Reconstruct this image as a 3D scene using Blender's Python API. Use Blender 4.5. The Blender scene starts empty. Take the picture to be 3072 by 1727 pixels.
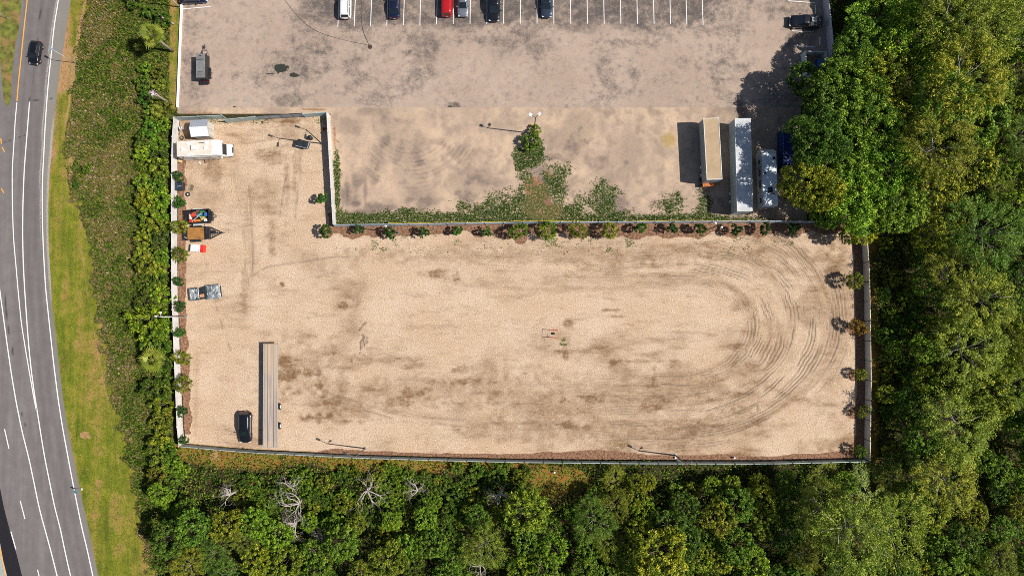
import bpy, math, random
import numpy as np
from mathutils import Vector, Matrix
R = math.radians
scene = bpy.context.scene
col = scene.collection
random.seed(7)
RNG = np.random.default_rng(11)

# ------------------------------------------------------------------ camera, sky, sun, exposure
CAM_H = 108.0
TILT = R(2.4)
FPX = 2077.0                       # focal length in pixels of a 3072 wide frame
cam_d = bpy.data.cameras.new('camera')
cam_d.sensor_width = 36.0
cam_d.lens = FPX / 3072 * 36.0
cam_d.clip_end = 3000
cam = bpy.data.objects.new('camera', cam_d)
col.objects.link(cam)
cam.location = (0, 0, CAM_H)
cam.rotation_euler = (TILT, 0, 0)
scene.camera = cam

SUN_EL = 50.0
_n = math.hypot(1, .124)
SX, SY = 1 / _n, -.124 / _n        # horizontal direction towards the sun
SUN_STRENGTH, SKY_STRENGTH, EXPOSURE = 5.0, 0.07, 0.08
sun_d = bpy.data.lights.new('sun', 'SUN')
sun_d.energy = SUN_STRENGTH
sun_d.angle = R(.5)
sun_d.color = (1.0, .955, .88)
sun = bpy.data.objects.new('sun', sun_d)
col.objects.link(sun)
ce = math.cos(R(SUN_EL))
sun.rotation_euler = Vector((-SX * ce, -SY * ce, -math.sin(R(SUN_EL)))).to_track_quat('-Z', 'Y').to_euler()
sun.location = (60, -10, 80)
world = bpy.data.worlds.new("World")
scene.world = world
world.use_nodes = True
nt = world.node_tree
nt.nodes.clear()
sky = nt.nodes.new('ShaderNodeTexSky')
sky.sky_type = 'NISHITA'
sky.sun_disc = False
sky.sun_elevation = R(SUN_EL)
sky.sun_rotation = math.atan2(SX, SY)
bg = nt.nodes.new('ShaderNodeBackground')
bg.inputs[1].default_value = SKY_STRENGTH
wo = nt.nodes.new('ShaderNodeOutputWorld')
nt.links.new(sky.outputs[0], bg.inputs[0])
nt.links.new(bg.outputs[0], wo.inputs[0])
scene.view_settings.view_transform = 'Standard'
scene.view_settings.look = 'None'
scene.view_settings.gamma = 1
scene.view_settings.exposure = EXPOSURE
scene.cycles.max_bounces = 5
scene.cycles.diffuse_bounces = 3
scene.cycles.transmission_bounces = 2
scene.cycles.use_denoising = False
scene.cycles.filter_width = .9

# ------------------------------------------------------------------ where a spot of the photo lies in the world
CT, ST = math.cos(TILT), math.sin(TILT)
def P(px, py, z=0.0):
    x = (px - 1536) / FPX; y = -(py - 863.5) / FPX
    dx, dy, dz = x, y * CT + ST, y * ST - CT
    t = (z - CAM_H) / dz
    return Vector((dx * t, dy * t, z))
def unP(X, Y, Z=0.0):               # numpy version of the inverse
    z = Z - CAM_H
    yc = Y * CT + z * ST
    zc = -Y * ST + z * CT
    return 1536 + FPX * X / -zc, 863.5 - FPX * yc / -zc

# ------------------------------------------------------------------ noise on arrays
def vnoise(x, y, s, seed):
    g = np.random.default_rng(seed).random((257, 257))
    u = x / s + 1000.37; v = y / s + 1000.71
    iu = np.floor(u).astype(int); iv = np.floor(v).astype(int)
    fu = u - iu; fv = v - iv
    fu = fu * fu * (3 - 2 * fu); fv = fv * fv * (3 - 2 * fv)
    iu %= 256; iv %= 256
    return (g[iu, iv] * (1 - fu) * (1 - fv) + g[iu + 1, iv] * fu * (1 - fv) + g[iu, iv + 1] * (1 - fu) * fv + g[iu + 1, iv + 1] * fu * fv)
def fbm(x, y, s, seed, o=4):
    r = 0; a = .5; t = 0
    for k in range(o):
        r = r + a * vnoise(x, y, s / 2 ** k, seed + k); t += a; a *= .55
    return r / t
def sm(a, b, x):
    t = np.clip((x - a) / (b - a), 0, 1)
    return t * t * (3 - 2 * t)

# ------------------------------------------------------------------ tags and object helpers
def tag(o, label=None, cat=None, group=None, kind=None):
    if label: o['label'] = label
    if cat: o['category'] = cat
    if group: o['group'] = group
    if kind: o['kind'] = kind
    return o
def empty(name, loc=(0, 0, 0), rz=0, label=None, cat=None, group=None):
    o = bpy.data.objects.new(name, None)
    col.objects.link(o)
    o.location = loc; o.rotation_euler = (0, 0, rz)
    o.empty_display_size = .3
    return tag(o, label, cat, group)
def link(name, me, parent=None):
    o = bpy.data.objects.new(name, me)
    col.objects.link(o)
    if parent: o.parent = parent
    return o
def np_mesh(name, V, F, mat, parent=None, attrs=None, smooth=False):
    """quads only, V (n,3), F (m,4)"""
    me = bpy.data.meshes.new(name)
    V = np.asarray(V, np.float32); F = np.asarray(F, np.int32)
    me.vertices.add(len(V)); me.vertices.foreach_set('co', V.ravel())
    me.loops.add(F.size); me.loops.foreach_set('vertex_index', F.ravel())
    me.polygons.add(len(F))
    me.polygons.foreach_set('loop_start', np.arange(0, F.size, F.shape[1], dtype=np.int32))
    me.polygons.foreach_set('loop_total', np.full(len(F), F.shape[1], np.int32))
    if attrs:
        for k, a in attrs.items():
            if a.ndim == 2:
                at = me.attributes.new(k, 'FLOAT_COLOR', 'POINT'); at.data.foreach_set('color', np.asarray(a, np.float32).ravel())
            else:
                at = me.attributes.new(k, 'FLOAT', 'POINT'); at.data.foreach_set('value', np.asarray(a, np.float32))
    me.update(calc_edges=True)
    if smooth: me.polygons.foreach_set('use_smooth', np.ones(len(F), bool))
    me.materials.append(mat)
    return link(name, me, parent)

class MB:
    def __init__(s): s.v = []; s.f = []
    def add(s, vs, fs):
        n = len(s.v); s.v += [tuple(v) for v in vs]; s.f += [tuple(i + n for i in f) for f in fs]; return s
    def box(s, c, d, rz=0, tilt=None):
        x, y, z = d[0] / 2, d[1] / 2, d[2] / 2
        vs = [Vector((a * x, b * y, e * z)) for e in (-1, 1) for a, b in ((-1, -1), (1, -1), (1, 1), (-1, 1))]
        M = Matrix.Rotation(rz, 3, 'Z')
        if tilt: M = M @ Matrix.Rotation(tilt[0], 3, tilt[1])
        C = Vector(c)
        return s.add([M @ v + C for v in vs], [(3, 2, 1, 0), (4, 5, 6, 7), (0, 1, 5, 4), (1, 2, 6, 5), (2, 3, 7, 6), (3, 0, 4, 7)])
    def cyl(s, p0, p1, r0, r1=None, n=10):
        r1 = r0 if r1 is None else r1
        p0, p1 = Vector(p0), Vector(p1)
        d = (p1 - p0).normalized()
        a = d.orthogonal().normalized(); b = d.cross(a)
        vs = []
        for p, r in ((p0, r0), (p1, r1)):
            vs += [p + (a * math.cos(2 * math.pi * k / n) + b * math.sin(2 * math.pi * k / n)) * r for k in range(n)]
        fs = [(k, (k + 1) % n, n + (k + 1) % n, n + k) for k in range(n)] + [tuple(range(n - 1, -1, -1)), tuple(range(n, 2 * n))]
        return s.add(vs, fs)
    def tube(s, pts, rs, n=5):
        pts = [Vector(p) for p in pts]
        rings = []
        for i, p in enumerate(pts):
            d = (pts[min(i + 1, len(pts) - 1)] - pts[max(i - 1, 0)]).normalized()
            a = d.cross(Vector((.13, .21, .97))).normalized(); b = d.cross(a)
            rings.append([p + (a * math.cos(2 * math.pi * k / n) + b * math.sin(2 * math.pi * k / n)) * rs[i] for k in range(n)])
        vs = [v for r in rings for v in r]
        fs = [(i * n + k, i * n + (k + 1) % n, (i + 1) * n + (k + 1) % n, (i + 1) * n + k) for i in range(len(pts) - 1) for k in range(n)]
        fs += [tuple(range(n - 1, -1, -1)), tuple(range((len(pts) - 1) * n, len(pts) * n))]
        return s.add(vs, fs)
    def torus(s, c, R_, r, axis='Z', n=20, m=8):
        C = Vector(c); vs = []
        for i in range(n):
            a = 2 * math.pi * i / n
            for j in range(m):
                b = 2 * math.pi * j / m
                q = ((R_ + r * math.cos(b)) * math.cos(a), (R_ + r * math.cos(b)) * math.sin(a), r * math.sin(b))
                if axis == 'Y': q = (q[0], q[2], q[1])
                vs.append(C + Vector(q))
        return s.add(vs, [(i * m + j, i * m + (j + 1) % m, ((i + 1) % n) * m + (j + 1) % m, ((i + 1) % n) * m + j) for i in range(n) for j in range(m)])
    def loft(s, rings, cap=True):
        n = len(rings[0])
        fs = [(i * n + k, i * n + (k + 1) % n, (i + 1) * n + (k + 1) % n, (i + 1) * n + k) for i in range(len(rings) - 1) for k in range(n)]
        if cap: fs += [tuple(range(n - 1, -1, -1)), tuple(range((len(rings) - 1) * n, len(rings) * n))]
        return s.add([v for r in rings for v in r], fs)
    def slab(s, poly, z0, z1):        # polygon footprint
        n = len(poly)
        return s.add([(x, y, z0) for x, y in poly] + [(x, y, z1) for x, y in poly],
                     [tuple(range(n - 1, -1, -1)), tuple(range(n, 2 * n))] + [(k, (k + 1) % n, n + (k + 1) % n, n + k) for k in range(n)])
    def build(s, name, mat, parent=None, bevel=0, sub=0, smooth=False):
        me = bpy.data.meshes.new(name)
        me.from_pydata(s.v, [], s.f)
        me.materials.append(mat)
        me.update()
        if smooth or sub: me.polygons.foreach_set('use_smooth', [True] * len(me.polygons))
        o = link(name, me, parent)
        if bevel:
            m = o.modifiers.new('bevel', 'BEVEL'); m.width = bevel; m.segments = 2; m.limit_method = 'ANGLE'
        if sub:
            m = o.modifiers.new('sub', 'SUBSURF'); m.levels = sub; m.render_levels = sub
        return o

def copy_tree(o, parent=None):
    c = o.copy(); col.objects.link(c); c.parent = parent
    for ch in o.children: copy_tree(ch, c)
    return c

# ------------------------------------------------------------------ materials
class NB:
    """small node builder"""
    def __init__(s, name):
        s.m = bpy.data.materials.new(name); s.m.use_nodes = True
        s.t = s.m.node_tree; s.t.nodes.clear()
        s.out = s.t.nodes.new('ShaderNodeOutputMaterial')
        s.co = s.t.nodes.new('ShaderNodeTexCoord').outputs['Object']
    def n(s, typ, **kw):
        nd = s.t.nodes.new(typ)
        for k, v in kw.items(): setattr(nd, k, v)
        return nd
    def set(s, sock, v):
        if isinstance(v, bpy.types.NodeSocket): s.t.links.new(v, sock)
        elif isinstance(v, (tuple, list)) and len(v) == 3 and sock.type == 'RGBA': sock.default_value = (*v, 1)
        else: sock.default_value = v
    def noise(s, scale, detail=3, rough=.55, co=None, stretch=None, dist=0):
        c = co or s.co
        if stretch:
            mp = s.n('ShaderNodeMapping'); s.set(mp.inputs[0], c); mp.inputs['Scale'].default_value = stretch; c = mp.outputs[0]
        nd = s.n('ShaderNodeTexNoise'); s.set(nd.inputs['Vector'], c)
        nd.inputs['Scale'].default_value = scale; nd.inputs['Detail'].default_value = detail; nd.inputs['Roughness'].default_value = rough
        nd.inputs['Distortion'].default_value = dist
        return nd.outputs['Fac']
    def vor(s, scale, feature='F1', out='Distance'):
        nd = s.n('ShaderNodeTexVoronoi', feature=feature); s.set(nd.inputs['Vector'], s.co); nd.inputs['Scale'].default_value = scale
        return nd.outputs[out]
    def attr(s, name, out='Color'): return s.n('ShaderNodeAttribute', attribute_name=name).outputs[out]
    def sep(s, c):
        nd = s.n('ShaderNodeSeparateColor'); s.set(nd.inputs[0], c); return nd.outputs
    def rng(s, v, a, b, c=0., d=1., smooth=True):
        nd = s.n('ShaderNodeMapRange', interpolation_type='SMOOTHSTEP' if smooth else 'LINEAR')
        for i, q in enumerate((v, a, b, c, d)): s.set(nd.inputs[i], q)
        return nd.outputs[0]
    def math(s, op, a, b=0.):
        nd = s.n('ShaderNodeMath', operation=op); s.set(nd.inputs[0], a); s.set(nd.inputs[1], b); return nd.outputs[0]
    def mix(s, f, a, b, mode='MIX'):
        nd = s.n('ShaderNodeMix', data_type='RGBA', blend_type=mode)
        s.set(nd.inputs[0], f); s.set(nd.inputs[6], a); s.set(nd.inputs[7], b); return nd.outputs[2]
    def ramp(s, v, *stops):
        nd = s.n('ShaderNodeValToRGB'); s.set(nd.inputs[0], v); e = nd.color_ramp.elements
        while len(e) < len(stops): e.new(.5)
        for q, (p, c) in zip(e, stops): q.position = p; q.color = (*c, 1)
        return nd.outputs[0]
    def bump(s, h, strength=.4, dist=.05):
        nd = s.n('ShaderNodeBump'); s.set(nd.inputs['Height'], h); nd.inputs['Strength'].default_value = strength; nd.inputs['Distance'].default_value = dist
        return nd.outputs[0]
    def done(s, c, rough=.9, metal=0., bump=None, coat=0., spec=.5):
        b = s.n('ShaderNodeBsdfPrincipled')
        s.set(b.inputs['Base Color'], c); s.set(b.inputs['Roughness'], rough); s.set(b.inputs['Metallic'], metal)
        b.inputs['Coat Weight'].default_value = coat; b.inputs['Specular IOR Level'].default_value = spec
        if bump is not None: s.set(b.inputs['Normal'], bump)
        s.t.links.new(b.outputs[0], s.out.inputs[0])
        return s.m

def simple(name, c, rough=.6, metal=0., coat=0., var=.12, scale=3., spec=.5, dirt=None, dirt_amt=.5):
    b = NB(name)
    f = b.noise(scale, 4)
    lo = tuple(x * (1 - var) for x in c); hi = tuple(min(1, x * (1 + var)) for x in c)
    cc = b.mix(b.rng(f, .3, .7), lo, hi)
    if dirt: cc = b.mix(b.math('MULTIPLY', b.rng(b.noise(scale * .45, 5, .7), .45, .68), dirt_amt), cc, dirt)
    return b.done(cc, rough, metal, coat=coat, spec=spec)

M = {}
M['white_line'] = None
b = NB('road_paint_white'); M['white_line'] = b.done(b.mix(b.rng(b.noise(5, 5, .7), .42, .7, 0, .45), (.82, .8, .78), (.33, .31, .3)), .7)
b = NB('road_paint_orange'); M['orange_line'] = b.done(b.mix(b.rng(b.noise(5, 5, .7), .45, .7, 0, .5), (.82, .38, .04), (.3, .25, .2)), .7)
M['wall_white'] = simple('fence_vinyl_white', (.66, .64, .62), .55, var=.05, scale=1.5, dirt=(.4, .38, .33), dirt_amt=.45)  # dirt tones of the fence panels also paint in blotchy shrub shadows
M['wall_grey'] = simple('fence_grey_blue', (.3, .37, .42), .55, var=.08, scale=1.5, dirt=(.2, .24, .26), dirt_amt=.4)
M['wall_sage'] = simple('fence_sage_grey', (.34, .42, .41), .55, var=.08, scale=1.5, dirt=(.22, .26, .25), dirt_amt=.4)
M['wall_tan'] = simple('fence_pale_tan', (.62, .58, .5), .6, var=.08, scale=1.2, dirt=(.38, .35, .28), dirt_amt=.4)
M['fence_dark'] = simple('fence_dark_joint', (.03, .035, .04), .7)  # dark colour of the posts at the panel joints
M['tyre'] = simple('tyre_rubber', (.018, .018, .02), .85)
M['black_steel'] = simple('black_painted_steel', (.02, .02, .024), .45, var=.3)
M['steel'] = simple('galvanised_steel', (.42, .43, .44), .4, .6, var=.15)
M['rim'] = simple('wheel_rim_alloy', (.5, .5, .52), .3, .8)
M['white_rim'] = simple('white_painted_hub', (.75, .74, .72), .5)
M['glass'] = simple('tinted_window_glass', (.012, .018, .022), .06, coat=1., var=.2)
M['chrome'] = simple('chrome_trim', (.6, .6, .62), .15, 1.)
M['red_lens'] = simple('red_tail_light_lens', (.35, .01, .01), .2, coat=1.)
M['clear_lens'] = simple('clear_headlight_lens', (.6, .62, .65), .15, coat=1.)
M['plate'] = simple('number_plate_white', (.6, .6, .58), .5)
M['black_plastic'] = simple('black_plastic', (.02, .022, .025), .5)
M['wood'] = simple('weathered_wood', (.25, .18, .12), .85, var=.3, scale=6)
M['mulch'] = None

def paint(name, c, metal=.35): return simple(name, c, .28, metal, coat=.9, var=.05, scale=1.)
P_BLACK = paint('car_paint_black', (.012, .012, .016))
P_BLUE = paint('car_paint_dark_blue', (.012, .018, .05))
P_WHITE = paint('car_paint_white', (.8, .8, .79), 0)
P_RED = paint('car_paint_red', (.5, .012, .012), .2)
P_SILVER = paint('car_paint_silver', (.36, .38, .42), .7)
P_SLATE = paint('car_paint_slate_blue', (.045, .065, .1), .5)

# leaf materials: tint attribute along a ramp, object colour multiplies
def leaf_mat(name, c0, c1, c2, trans=.24):
    b = NB(name)
    t = b.attr('tint', 'Fac')
    c = b.ramp(t, (0., c0), (.5, c1), (1., c2))
    oi = b.n('ShaderNodeObjectInfo')
    c = b.mix(1., c, oi.outputs['Color'], 'MULTIPLY')
    d = b.n('ShaderNodeBsdfPrincipled'); b.set(d.inputs['Base Color'], c); d.inputs['Roughness'].default_value = .55; d.inputs['Specular IOR Level'].default_value = .25
    tr = b.n('ShaderNodeBsdfTranslucent'); b.set(tr.inputs[0], c)
    mx = b.n('ShaderNodeMixShader'); mx.inputs[0].default_value = trans
    b.t.links.new(d.outputs[0], mx.inputs[1]); b.t.links.new(tr.outputs[0], mx.inputs[2]); b.t.links.new(mx.outputs[0], b.out.inputs[0])
    return b.m
LEAF = leaf_mat('broad_leaves', (.03, .07, .006), (.17, .25, .018), (.58, .6, .07))
LEAF_F = leaf_mat('feathery_leaves', (.05, .1, .012), (.2, .27, .03), (.46, .48, .09))
LEAF_S = leaf_mat('shrub_leaves', (.015, .05, .008), (.045, .13, .018), (.13, .23, .03))
LEAF_P = leaf_mat('palm_fronds', (.1, .13, .02), (.27, .32, .035), (.5, .48, .1))
# tufts carry their own colours
b = NB('meadow_blades')
c = b.attr('tone')
d = b.n('ShaderNodeBsdfDiffuse'); b.set(d.inputs[0], c)
tr = b.n('ShaderNodeBsdfTranslucent'); b.set(tr.inputs[0], c)
mx = b.n('ShaderNodeMixShader'); mx.inputs[0].default_value = .25
b.t.links.new(d.outputs[0], mx.inputs[1]); b.t.links.new(tr.outputs[0], mx.inputs[2]); b.t.links.new(mx.outputs[0], b.out.inputs[0])
BLADES = b.m
BARK = simple('brown_bark', (.13, .1, .075), .95, var=.3, scale=4)
BARK_GREY = simple('grey_bark', (.3, .27, .23), .95, var=.3, scale=4)
BARK_PALE = simple('bleached_dead_wood', (.4, .355, .31), .9, var=.25, scale=4)

# ------------------------------------------------------------------ ground surfaces painted as wear masks on fine grids
GX0, GX1, GY0, GY1, GS = -96.0, 96.0, -54.0, 64.0, 0.2
xs = np.arange(GX0, GX1 + GS / 2, GS); ys = np.arange(GY0, GY1 + GS / 2, GS)
GXX, GYY = np.meshgrid(xs, ys, indexing='ij')
PXX, PYY = unP(GXX, GYY)
def in_poly(px, py, poly):
    r = np.zeros(px.shape, bool); n = len(poly)
    for i in range(n):
        x0, y0 = poly[i]; x1, y1 = poly[(i + 1) % n]
        if y0 == y1: continue
        c = ((y0 > py) != (y1 > py)) & (px < (x1 - x0) * (py - y0) / (y1 - y0) + x0)
        r ^= c
    return r
def edge(tab, y):
    """x of a polyline given by (x, y) pairs at heights y"""
    a = np.array(tab, float)
    return np.interp(y, a[:, 1], a[:, 0])
def stroke(pts, w, px, py):
    """1 on a polyline fading to 0 at width w (photo pixels)"""
    d = np.full(px.shape, 1e9)
    for (x0, y0), (x1, y1) in zip(pts[:-1], pts[1:]):
        L = (x1 - x0) ** 2 + (y1 - y0) ** 2
        t = np.clip(((px - x0) * (x1 - x0) + (py - y0) * (y1 - y0)) / L, 0, 1)
        d = np.minimum(d, np.hypot(px - x0 - t * (x1 - x0), py - y0 - t * (y1 - y0)))
    return np.clip(1 - d / w, 0, 1)
def blob(x, y, rx, ry, px, py, n, k=.8):
    d = np.sqrt(((px - x) / rx) ** 2 + ((py - y) / ry) ** 2) + (n - .5) * 2 * k
    return sm(1.25, .35, d)

TOP = 1.83
WALL_L = [(521, 353), (515, 432), (514, 600), (514.6, 864), (520, 1013), (525, 1132), (531, 1282), (537, 1338)]
WALL_M = [(980, 337), (985, 432), (992, 550), (999, 674)]
WALL_LONG = [(999, 674), (1270, 671), (1536, 667), (1900, 664.5), (2304, 663), (2597, 664)]
WALL_R = [(2597, 664), (2607, 790), (2610, 864), (2614, 1132), (2612, 1295), (2610, 1384)]
WALL_B = [(537, 1338), (650, 1349), (768, 1358), (1066, 1373), (1300, 1380), (1536, 1386), (1900, 1390), (2304, 1391), (2610, 1384)]
def base_px(poly):
    out = []
    for x, y in poly:
        p = P(x, y, TOP); u, v = unP(p.x, p.y); out.append((float(u), float(v)))
    return out
GRAVEL_POLY = base_px([(521, 353), (980, 337), (985, 432), (999, 674), (1536, 667), (2304, 663), (2597, 664), (2610, 864), (2614, 1132), (2610, 1384),
                       (2304, 1391), (1536, 1386), (1066, 1373), (768, 1358), (537, 1338), (525, 1132), (514, 864), (514, 600), (515, 432)])
LOT_L = [(556, -260), (544, 18), (531, 324), (531, 345)]
LOT_R = [(2470, -260), (2475, 0), (2490, 163), (2440, 240), (2400, 326), (2420, 700)]
ROAD_R = [(245, -260), (228, -120), (213, 0), (203, 60), (191, 143), (180, 209), (171, 283), (163, 358), (157, 432), (149, 521), (145, 611), (146, 730), (154, 864), (157, 924),
          (167, 998), (179, 1103), (189, 1192), (203, 1282), (227, 1399), (246, 1498), (265, 1578), (280, 1653), (295, 1727), (330, 1900), (370, 2100)]
VERGE_R = [(270, -260), (260, 0), (245, 75), (230, 164), (219, 254), (209, 328), (191, 418), (188, 455), (215, 492), (212, 581), (254, 671), (269, 730), (277, 820),
           (286, 924), (301, 1013), (322, 1103), (340, 1192), (355, 1282), (385, 1399), (403, 1504), (427, 1623), (453, 1727), (520, 2000)]

in_gravel = in_poly(PXX, PYY, GRAVEL_POLY)
xl, xr = edge(LOT_L, PYY), edge(LOT_R, PYY)
in_asph = (PYY < 326) & (PXX > xl) & (PXX < xr)
in_dirt = (PYY >= 326) & (PYY < 690) & (PXX > 529) & (PXX < xr) & ~in_gravel
in_dirt &= ~((PYY > 345) & (PXX < 990)); in_dirt &= PYY < np.interp(PXX, [990, 2430], [676, 668])
in_ground = ~(in_gravel | in_asph | in_dirt)
N1 = fbm(GXX, GYY, 6, 1); N2 = fbm(GXX, GYY, 1.6, 21); N3 = fbm(GXX, GYY, 18, 41, 3); N4 = fbm(GXX, GYY, .8, 61, 3)
NV = fbm(GXX, GYY * .25, 1.2, 81); NH = fbm(GXX * .22, GYY, 1.0, 91)

def sheet(name, mask, attrs, mat, z):
    V = np.stack([GXX, GYY, np.full_like(GXX, z)], -1).reshape(-1, 3)
    nx, ny = GXX.shape
    cell = mask[:-1, :-1]
    i, j = np.nonzero(cell)
    a = i * ny + j
    F = np.stack([a, a + ny, a + ny + 1, a + 1], -1)
    used = np.unique(F); re = np.zeros(nx * ny, np.int32); re[used] = np.arange(len(used))
    at = {k: v.reshape(-1, 4)[used] for k, v in attrs.items()}
    o = np_mesh(name, V[used], re[F], mat, attrs=at)
    return tag(o, kind='structure')
def pack(r, g, b_, a): return np.clip(np.stack([r, g, b_, a], -1), 0, 1)

# --- gravel yard
px, py = PXX, PYY
NB_ = fbm(GXX * .4, GYY, 5, 401); stain = .5 * sm(.5, .75, N1) * sm(.38, .62, N3) + .38 * sm(.5, .75, NH) * sm(.4, .65, NB_) + .4 * sm(.5, .72, NB_) * sm(900, 1200, py)
for (x, y, rx, ry, k) in [(900, 1100, 90, 60, .35), (1250, 1170, 260, 26, .35), (1800, 1230, 260, 60, .3), (1600, 1290, 200, 24, .3), (2500, 1000, 40, 200, .2), (1750, 765, 500, 16, .35), (1318, 826, 36, 9, .6), (1345, 838, 20, 7, .6), (1027, 916, 20, 8, .75), (872, 1112, 28, 30, .55), (850, 1090, 20, 12, .5), (925, 1117, 30, 12, .6), (959, 1157, 12, 6, .7),
                          (1090, 1079, 24, 10, .45), (1385, 1109, 32, 8, .5), (1257, 1180, 42, 9, .55), (1395, 1145, 70, 7, .5), (1186, 1207, 25, 12, .6), (1013, 1207, 34, 22, .5), (953, 1252, 34, 10, .75),
                          (1037, 1264, 30, 6, .55), (1703, 968, 9, 9, .5), (1796, 1043, 20, 6, .6), (1852, 1083, 20, 5, .75), (1933, 1083, 38, 4, .45), (1963, 1126, 6, 20, .5),
                          (1861, 1158, 20, 5, .6), (1939, 1156, 28, 4, .45), (1775, 1195, 38, 9, .75), (1697, 1198, 16, 8, .7), (1954, 1222, 32, 9, .6), (1697, 1277, 20, 9, .8), (1745, 1281, 24, 6, .5),
                          (1650, 1275, 30, 5, .4), (1837, 930, 27, 3, .6), (1858, 949, 22, 3, .5), (1694, 1061, 9, 13, .6), (2124, 769, 16, 5, .6), (2232, 1240, 30, 14, .5), (2260, 1265, 24, 10, .5), (2400, 1200, 40, 10, .35),
                          (848, 851, 6, 6, .8), (815, 700, 10, 30, .4), (860, 560, 7, 50, .35), (885, 520, 6, 60, .35), (900, 480, 5, 40, .3), (735, 870, 8, 40, .35), (640, 512, 26, 22, .5),
                          (2520, 790, 30, 35, .45), (2490, 1330, 60, 14, .4), (2240, 910, 26, 12, .25), (1900, 640 + 160, 60, 6, .3), (800, 470, 30, 16, .35), (870, 400, 50, 20, .35), (790, 360, 90, 8, .5)]:
    stain = np.maximum(stain, stain * .5 + k * 1.15 * blob(x, y, rx * 1.5, ry * 1.8, px, py, .5 * N2 + .5 * N4, 1.5))
for pts, w, k in [([(1290, 815), (1400, 855), (1600, 868), (1900, 862)], 12, .4), ([(1280, 772), (1500, 768), (1800, 764), (2100, 766), (2250, 782), (2330, 850), (2372, 950), (2352, 1050), (2280, 1130), (2150, 1200)], 13, .42),
                  ([(2180, 762), (2252, 777), (2292, 798), (2330, 840)], 8, .7), ([(850, 1080), (930, 1145), (1050, 1195), (1250, 1245), (1500, 1262)], 22, .35),
                  ([(1330, 1145), (1600, 1150), (1900, 1165), (2100, 1160)], 22, .3), ([(1500, 1212), (1900, 1215)], 18, .25), ([(700, 470), (740, 640), (760, 800), (720, 980)], 26, .3), ([(590, 1060), (588, 1200), (585, 1300)], 12, .35)]:
    stain = np.maximum(stain, k * stroke(pts, w, px, py) * (.3 + 1.1 * N2))
mulch = np.zeros_like(px)
li = edge(base_px(WALL_L), py)
mulch = np.maximum(mulch, sm(1.5, -1.5, px - (li + 25 + 4 * np.sin(py / 12.3) + (N2 - .5) * 16)) * (py > 480) * (py < 1300))
tl = np.interp(px, [1000, 2600], [682, 672])
mulch = np.maximum(mulch, sm(2, -2, py - (tl + 32 + 5 * np.sin(px / 15.) + (N1 - .5) * 30 + (N2 - .5) * 22)) * (px > 985) * (py > 640))
ri = edge(base_px(WALL_R), py)
mulch = np.maximum(mulch, sm(-1.5, 1.5, px - (ri - 26)) * (py > 660))
for x, y, r in [(2556, 850, 16), (2560, 985, 22), (2560, 1125, 18), (2562, 1238, 18), (2570, 1350, 24), (979, 695, 20), (1562, 712, 20)]:
    mulch = np.maximum(mulch, sm(1.1, .9, np.hypot(px - x, py - y) / r + (N2 - .5) * .3))
bl = np.interp(px, [537, 768, 1066, 1300, 1536, 1900, 2304, 2610], [1331, 1351, 1365, 1371, 1378, 1382, 1383, 1377])
mulch = np.maximum(mulch, sm(2, -1, (bl - py) - np.interp(px, [540, 950, 1010, 1100, 1500, 1700, 1760, 2000, 2450, 2600], [3, 4, 19, 14, 15, 24, 26, 20, 18, 34]) * (.55 + .9 * N1)) * (py > 1290))
weed = sm(.56, .7, N2) * sm(60, 0, np.abs(py - 725)) * (px > 990) * .8 + sm(.6, .72, N2) * (px > 560) * (px < 985) * sm(420, 350, py) + .7 * sm(.6, .7, N4) * blob(1100, 750, 140, 14, px, py, N1) + .6 * sm(.58, .7, N4) * blob(1900, 745, 260, 26, px, py, N1)
weed *= .55; weed += 1.0 * blob(1691, 1033, 22, 5, px, py, N2) + .9 * blob(1690, 1020, 12, 6, px, py, N2, .6)
# wheel tracks curving round at the right end
ex, ey = np.maximum(px - 2060, 0), py - 975 + 14 * np.sin(px / 180.)
rho = np.hypot(ex / 1.35, ey)
along = np.where(px > 2060, np.arctan2(ey, ex / 1.35) * 180, np.sign(ey) * (283 + (2060 - px) * .6))
env = sm(90, 160, rho) * sm(385, 340, rho) * np.clip(.25 + .9 * sm(1500, 2250, px), 0, 1) * sm(1050, 1500, px)
wv = (.5 + .5 * np.sin(rho * .8 + 10 * fbm(along * .03, rho * .03, 1.3, 300, 3))) ** 2
pt = sm(.42, .66, fbm(rho * .07, along * .016, 1.0, 311, 4))
trk = env * wv * pt * .95
wide = env * (sm(.45, .7, fbm(rho * .045, along * .006, 1.0, 331, 3)))
stain = np.maximum(stain, stain * .6 + .42 * wide * (.4 + N2))
for pts in ([(905, 440), (893, 520), (890, 600), (880, 690)], [(872, 470), (850, 560), (838, 650)], [(700, 520), (722, 640), (735, 760), (730, 900)], [(742, 520), (752, 640), (758, 780), (748, 930)], [(990, 1180), (1200, 1245), (1500, 1270), (1900, 1262)], [(990, 1198), (1200, 1262), (1500, 1288), (1900, 1280)], [(660, 880), (800, 800), (1000, 770), (1300, 772)], [(600, 700), (640, 900), (690, 1050)], [(2100, 1300), (2300, 1230), (2440, 1100), (2490, 980)]):
    trk = np.maximum(trk, .6 * stroke(pts, 5, px, py) * sm(.4, .6, N2 * .5 + N1 * .5))
for pts in ([(1078, 1058), (1082, 1040), (1080, 1026), (1090, 1012), (1086, 1004)], [(1092, 1036), (1088, 1020), (1093, 1008)], [(1104, 1040), (1098, 1024), (1101, 1012)], [(1076, 990), (1086, 976), (1096, 968)]):
    trk = np.maximum(trk, 1.2 * stroke(pts, 5, px, py) * sm(.35, .5, N4))
sheet('gravel_lot', in_gravel, {'mask': pack(stain, weed, mulch, trk)}, None or bpy.data.materials.new('tmp'), 0.0)
gravel_o = bpy.data.objects['gravel_lot']
b = NB('crushed_shell_gravel')
s_ = b.sep(b.attr('mask')); al = b.attr('mask', 'Alpha')
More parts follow.
